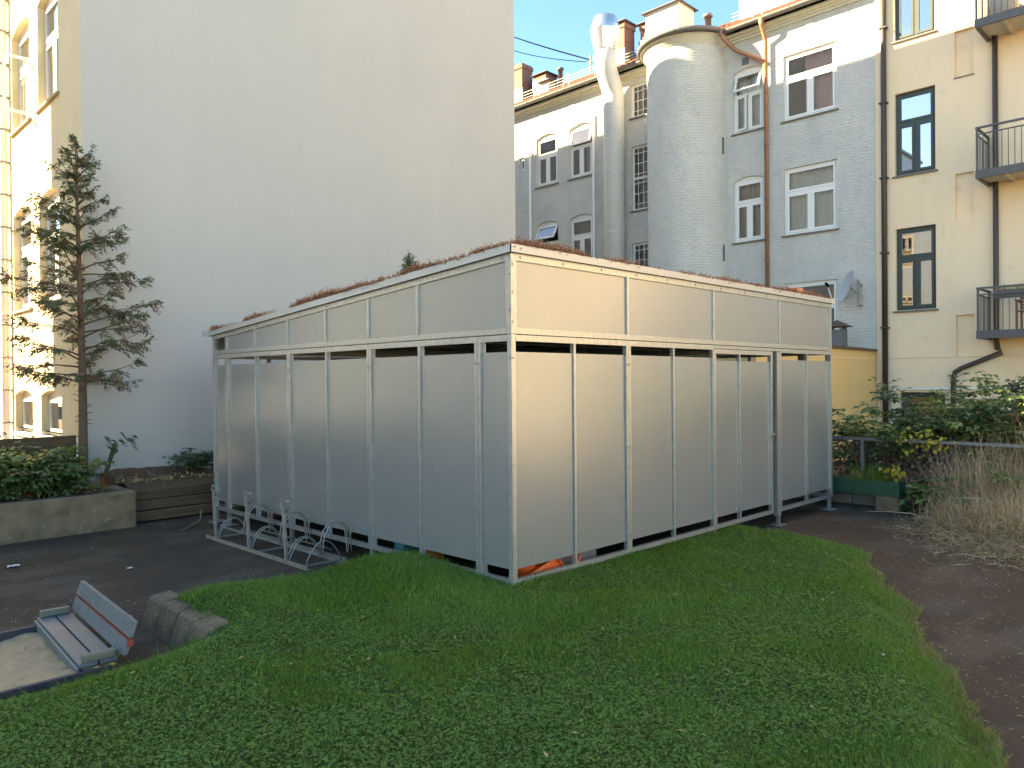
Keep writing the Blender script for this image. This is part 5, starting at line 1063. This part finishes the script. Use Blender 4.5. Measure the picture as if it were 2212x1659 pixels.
leaf_set('red_leaf_shrub', 'reddish autumn foliage among the shrubs at the balcony end of the fence', [(8.0 + rng.uniform(-.4, .3), -2.5 + rng.normal(0, .3), 1.05 + rng.normal(0, .16)) for _ in range(420)], .07, .022, M_or, 110)
shrub('broadleaf_plant', 'broad green leaves growing through the fence above the block wall', (7.1, -1.18, -.05), 16, .42, (.12, .28), .14, .04, 9, M_lg, 111, .8, tint0=.35, clusters=2)
shrub('weed_plant', 'small weeds at the foot of the block wall', (7.05, -.92, GZ), 10, .2, (.06, .18), .06, .02, 8, M_dg, 112, .8, tint0=.3)
# heap of dry brushwood
hp = Thing('brushwood_heap', 'heap of dry brown brushwood against the wire fence', 'brushwood', (6.4, -2.4, GZ))
n = 15000; r_ = np.random.default_rng(120); cen = [(6.9, -1.55, .5, .24), (6.75, -2.0, .62, .3), (6.9, -2.6, .75, .32), (6.5, -2.4, .42, .32), (6.1, -1.75, .2, .3), (5.8, -2.2, .3, .34), (5.5, -2.6, .34, .36), (5.9, -3.0, .5, .45), (6.6, -3.3, .7, .5), (5.2, -2.3, .08, .3), (5.0, -2.9, .16, .35)]
k_ = r_.integers(0, len(cen), n); ca = np.array(cen)[k_]; cx = ca[:, 0] + r_.normal(0, 1, n) * ca[:, 3]; cy = ca[:, 1] + r_.normal(0, 1, n) * ca[:, 3]; rr = np.hypot(cx - ca[:, 0], cy - ca[:, 1]) / ca[:, 3]; cz = GZ + ca[:, 2] * r_.random(n) ** .7 * np.exp(-rr * rr * .35) * 1.25
okb = (cx < 7.2) & (cy < -1.2 - .3 * (cx - 6.6)); cx, cy, cz = cx[okb], cy[okb], cz[okb]; n = len(cx)
d = r_.normal(0, 1, (n, 3)); d[:, 2] *= .55; d = nrmz(d); Ln = r_.uniform(.07, .34, n); P0 = np.stack([cx, cy, np.maximum(cz, GZ + .01)], 1); sdv = nrmz(np.cross(d, r_.normal(0, 1, (n, 3)))) * r_.uniform(.0012, .0035, n)[:, None]; P1 = P0 + d * Ln[:, None] * .5 + r_.normal(0, .025, (n, 3)); P2 = P0 + d * Ln[:, None] - np.array([0, 0, .03])
P1[:, 2] = np.maximum(P1[:, 2], GZ + .01); P2[:, 2] = np.maximum(P2[:, 2], GZ + .01)
V = np.stack([P0 - sdv, P0 + sdv, P1 - sdv, P1 + sdv, P2], 1).reshape(-1, 3); i = np.arange(n)[:, None] * 5; T = np.concatenate([i + np.array([0, 1, 3]), i + np.array([0, 3, 2]), i + np.array([2, 3, 4])]); C = np.repeat(r_.random(n), 5)
n3 = 4200; kw = r_.integers(0, 9, n3); wx = np.minimum(np.array(cen)[kw][:, 0] + r_.normal(0, .2, n3), 7.2); wy = np.minimum(np.array(cen)[kw][:, 1] + r_.normal(0, .2, n3), -1.25); A = [(V, T, C), ribbons(np.stack([wx, wy, np.full(n3, GZ + .1)], 1), np.array(cen)[kw][:, 2] * r_.uniform(.5, 2.1, n3), r_.normal(0, .17, (n3, 3)) * np.array([1, 1, .1]), np.full(n3, .0022), r_.uniform(.2, .85, n3))]; n2 = 26000; j = r_.integers(0, n, n2); q = P0[j] + d[j] * Ln[j][:, None] * r_.random(n2)[:, None]; q[:, 2] = np.maximum(q[:, 2], GZ + .01); A.append(leaf_arrays(q, r_.normal(0, 1, (n2, 3)), r_.normal(0, 1, (n2, 3)), r_.uniform(.012, .04, n2), r_.uniform(.002, .007, n2), r_.random(n2)))
V, T, C = join(A); M_brush = leaf_mat('dry brushwood', [(0, (.26, .145, .08)), (.4, (.52, .33, .19)), (.75, (.70, .50, .31)), (.9, (.2, .2, .09)), (1, (.16, .19, .08))], .85, .2)
o = np_mesh('twigs', V, T, M_brush, C, hp.loc); o.parent = hp.o; o['kind'] = 'stuff'
mb = MB()
for k in range(14):
    a0 = Vector((5.2 + random.random() * 1.8, -1.5 - random.random() * 1.4, GZ + .05 + random.random() * .5)); dv = Vector((random.uniform(-1, .3), random.uniform(-.6, .6), random.uniform(-.3, .2))).normalized(); l_ = random.uniform(.4, .9)
    mb.tube([tuple(max_) for max_ in [(a0 + dv * l_ * u + Vector((0, 0, -.04 * u + .03 * math.sin(u * 4)))) for u in (0, .33, .66, 1)]], [.006, .005, .004, .002], 5)
for i_, v_ in enumerate(mb.v): mb.v[i_] = (v_[0], v_[1], max(v_[2], GZ + .008))
hp.part('branch', mb, M_rust)
shrub('green_weed', 'leafy green weed growing out of the brushwood heap', (6.6, -1.75, GZ), 14, .8, (.25, .3), .09, .026, 12, M_lg, 131, .6, tint0=.45)
shrub('green_weed', 'broad leaved weed behind the brushwood heap by the fence rail', (6.95, -2.5, GZ), 16, 1.05, (.15, .45), .11, .03, 12, M_lg, 132, .6, tint0=.5)

# ------------------------------------------------------------------ grass and clover
def sample_lawn(n, x0, x1, y0, y1, dens):
    x = rng.uniform(x0, x1, n); y = rng.uniform(y0, y1, n); ins, d = lawn_info(x, y); fx = (x - CAM.x) * F.x + (y - CAM.y) * F.y; lx = (x - CAM.x) * Rr.x + (y - CAM.y) * Rr.y
    vis = ins & (fx > 1.6) & (np.abs(lx) < fx * .74 + .5) & ~((x > .04) & (y > .04)); p = dens(fx); k = vis & (rng.random(n) < p); return x[k], y[k], d[k], fx[k]
x, y, d, fx = sample_lawn(1150000, -4.6, 4.4, -5.2, 2.1, lambda f: np.clip(1.25 - .0 * f, .3, 1) * np.clip(3.6 / np.maximum(f, .5), .45, 1))
ins_edge = np.clip(1 - d / .3, 0, 1); h0 = lawn_h(x, y, d); n = len(x)
patch = vnoise(x, y, 1.1, 61) * .6 + vnoise(x, y, 3.1, 62) * .4           # where clover rules
long_ = np.clip(1.4 - np.hypot(x + .35, (y - 1.1) * .8), 0, 1) * np.clip((y + .2) / .3, 0, 1) + np.clip(1 - np.abs(y - .9) / .45, 0, 1) * (x < -2.1) * .7 + np.clip(1 - np.hypot(x + 2.1, y - 1.6) / .5, 0, 1) + np.clip(.25 - np.abs(y) - .05, 0, 1) * (x > 0) * 2
H = rng.uniform(.018, .048, n) * (1 - .35 * (patch > .52)) + rng.uniform(.0, .075, n) * np.clip(long_, 0, 1.2) + .05 * ins_edge * rng.random(n) ** 2
tall = rng.random(n) < .004; H = np.where(tall, H + rng.uniform(.03, .09, n), H)
lean = rng.normal(0, .5, (n, 3)) * H[:, None]; lean[:, 2] *= .1
comb = np.stack([vnoise(x, y, 1.7, 63) - .5, vnoise(x, y, 1.7, 64) - .5, 0 * x], 1); lean += comb * H[:, None] * 1.6 * (.4 + np.clip(long_, 0, 1))[:, None]
tint = np.clip(rng.normal(.36, .16, n) + .16 * (vnoise(x, y, 2.0, 65) - .5) + .07 * np.clip(long_, 0, 1) + .68 * ins_edge * (rng.random(n) < .8) * (x > -1.8), 0, 1); dead = rng.random(n) < .035; tint = np.where(dead, rng.uniform(.85, 1, n), tint)
wd = rng.uniform(.0011, .0022, n) * np.clip(fx / 3.2, .9, 1.9)
gz = np.stack([x, y, h0 - .004], 1); A = [ribbons(gz, H, lean, wd, tint)]
V, T, C = join(A); o = np_mesh('grass', V, T, M_gr, C); o['kind'] = 'stuff'; o['label'] = 'short green lawn grass with yellowed edge along the path'; o['category'] = 'grass'
x, y, d, fx = sample_lawn(430000, -4.6, 3.9, -5.2, 1.6, lambda f: np.clip(3.4 / np.maximum(f, .5), .25, 1))
patch = vnoise(x, y, 1.1, 61) * .6 + vnoise(x, y, 3.1, 62) * .4; k = (patch + rng.normal(0, .09, len(x)) > .5) & (d > .12) & ~((y > .5) & (x > -1.5)); x, y, d = x[k], y[k], d[k]; n = len(x)
z = lawn_h(x, y, d) + rng.uniform(.012, .042, n); sz = rng.uniform(.0042, .0082, n); a0 = rng.uniform(0, 6.28, n); tilt = rng.normal(0, .3, (n, 2)); tint = np.clip(rng.normal(.4, .2, n), 0, 1); A = []
for q in range(3):
    a_ = a0 + q * 2.094 + rng.normal(0, .12, n); dx_, dy_ = np.cos(a_), np.sin(a_); dz_ = tilt[:, 0] * dx_ + tilt[:, 1] * dy_; D = nrmz(np.stack([dx_, dy_, dz_], 1)); P = np.stack([x, y, z], 1); Sd = np.stack([-dy_, dx_, tilt[:, 1] * dx_ - tilt[:, 0] * dy_], 1); s1 = sz[:, None]
    v = np.stack([P, P + D * s1 * .8 + Sd * s1 * .62, P + D * s1 * 1.35, P + D * s1 * .8 - Sd * s1 * .62], 1).reshape(-1, 3); i = np.arange(n)[:, None] * 4
    A.append((v, np.concatenate([i + np.array([0, 2, 1]), i + np.array([0, 3, 2])]), np.repeat(tint, 4)))
V, T, C = join(A); M_cl = leaf_mat('clover leaves', [(0, (.065, .15, .028)), (.5, (.115, .245, .05)), (.9, (.16, .30, .07)), (1, (.2, .31, .08))], .7, .25)
o = np_mesh('clover', V, T, M_cl, C); o['kind'] = 'stuff'; o['label'] = 'clover patches spread through the lawn'; o['category'] = 'clover'

x, y, d, fx = sample_lawn(9000, -4.6, 4.2, -5.2, 2.0, lambda f: np.full(f.shape, .03)); n = len(x); z = lawn_h(x, y, d) + rng.uniform(.02, .045, n); D = rng.normal(0, 1, (n, 3)); D[:, 2] *= .3
V, T, C = leaf_arrays(np.stack([x, y, z], 1), D, np.tile([0, 0, 1.], (n, 1)) + rng.normal(0, .4, (n, 3)), rng.uniform(.015, .05, n), rng.uniform(.005, .014, n), rng.random(n)); o = np_mesh('fallen_leaves', V, T, M_dry, C); o['kind'] = 'stuff'; o['label'] = 'small dry leaves scattered over the lawn'; o['category'] = 'leaf litter'
# needles and dead leaves on the asphalt, soil litter
n = 5200; r_ = np.random.default_rng(140); x = np.concatenate([r_.uniform(.2, 7, n), r_.uniform(-3.5, 0, 1400)]); y = np.concatenate([r_.uniform(-4.6, .4, n), r_.uniform(2, 6.1, 1400)]); ins, d = lawn_info(x, y); pn = vnoise(x, y, 1.3, 141); k = (~ins) & ((pn > .5) | (d < .35) | (r_.random(len(x)) < .12)); x, y = x[k], y[k]; n = len(x); D = r_.normal(0, 1, (n, 3)); D[:, 2] = 0
V, T, C = leaf_arrays(np.stack([x, y, np.full(n, GZ + .013)], 1), D, np.tile([0, 0, 1.], (n, 1)) + r_.normal(0, .15, (n, 3)), r_.uniform(.015, .05, n), r_.uniform(.001, .005, n), r_.random(n)); V[:, 2] = np.maximum(V[:, 2], GZ + .009)
o = np_mesh('leaf_litter', V, T, M_dry, C); o['kind'] = 'stuff'; o['label'] = 'dry needles and leaf bits strewn over the asphalt'; o['category'] = 'leaf litter'
n = 900; x = r_.uniform(-2.2, 1.0, n); y = r_.uniform(6.4, 7.7, n); z = .34 + .1 * r_.random(n); x2 = x
V, T, C = leaf_arrays(np.stack([x, y, np.where(x < -.85, .29, .31 + .12 * vnoise(x, y, 2.6, 51))], 1), r_.normal(0, 1, (n, 3)) * np.array([1, 1, .3]), np.tile([0, 0, 1.], (n, 1)) + r_.normal(0, .4, (n, 3)), r_.uniform(.03, .09, n), r_.uniform(.006, .02, n), r_.random(n))
o = np_mesh('dead_leaves', V, T, M_dry, C); o['kind'] = 'stuff'; o['label'] = 'dead leaves lying on the soil of the beds by the grey wall'; o['category'] = 'leaf litter'
for k, (x, y, s_, lab) in enumerate(((-2.55, 4.75, .07, 'crumpled white paper scrap on the dark asphalt near the concrete bed'), (-1.75, 3.75, .03, 'tiny white paper scrap on the open asphalt between sandpit and bicycle rack'))):
    mb = MB().grid(lambda u, w: (x + s_ * (u - .5) * 1.6, y + s_ * (w - .5), GZ + .012 + .012 * math.sin(u * 7 + w * 3) ** 2 + .004), 6, 4); single('paper_scrap', mb, M_paper, lab, 'litter')
mb = MB(); mb.tube([(-.6, 5.35, GZ + .015), (-.35, 5.6, GZ + .03), (-.2, 5.72, GZ + .05), (-.08, 5.95, GZ + .16)], .006, 5); single('dead_twig', mb, M_rust, 'bare twig lying on the asphalt before the timber bed', 'twig')
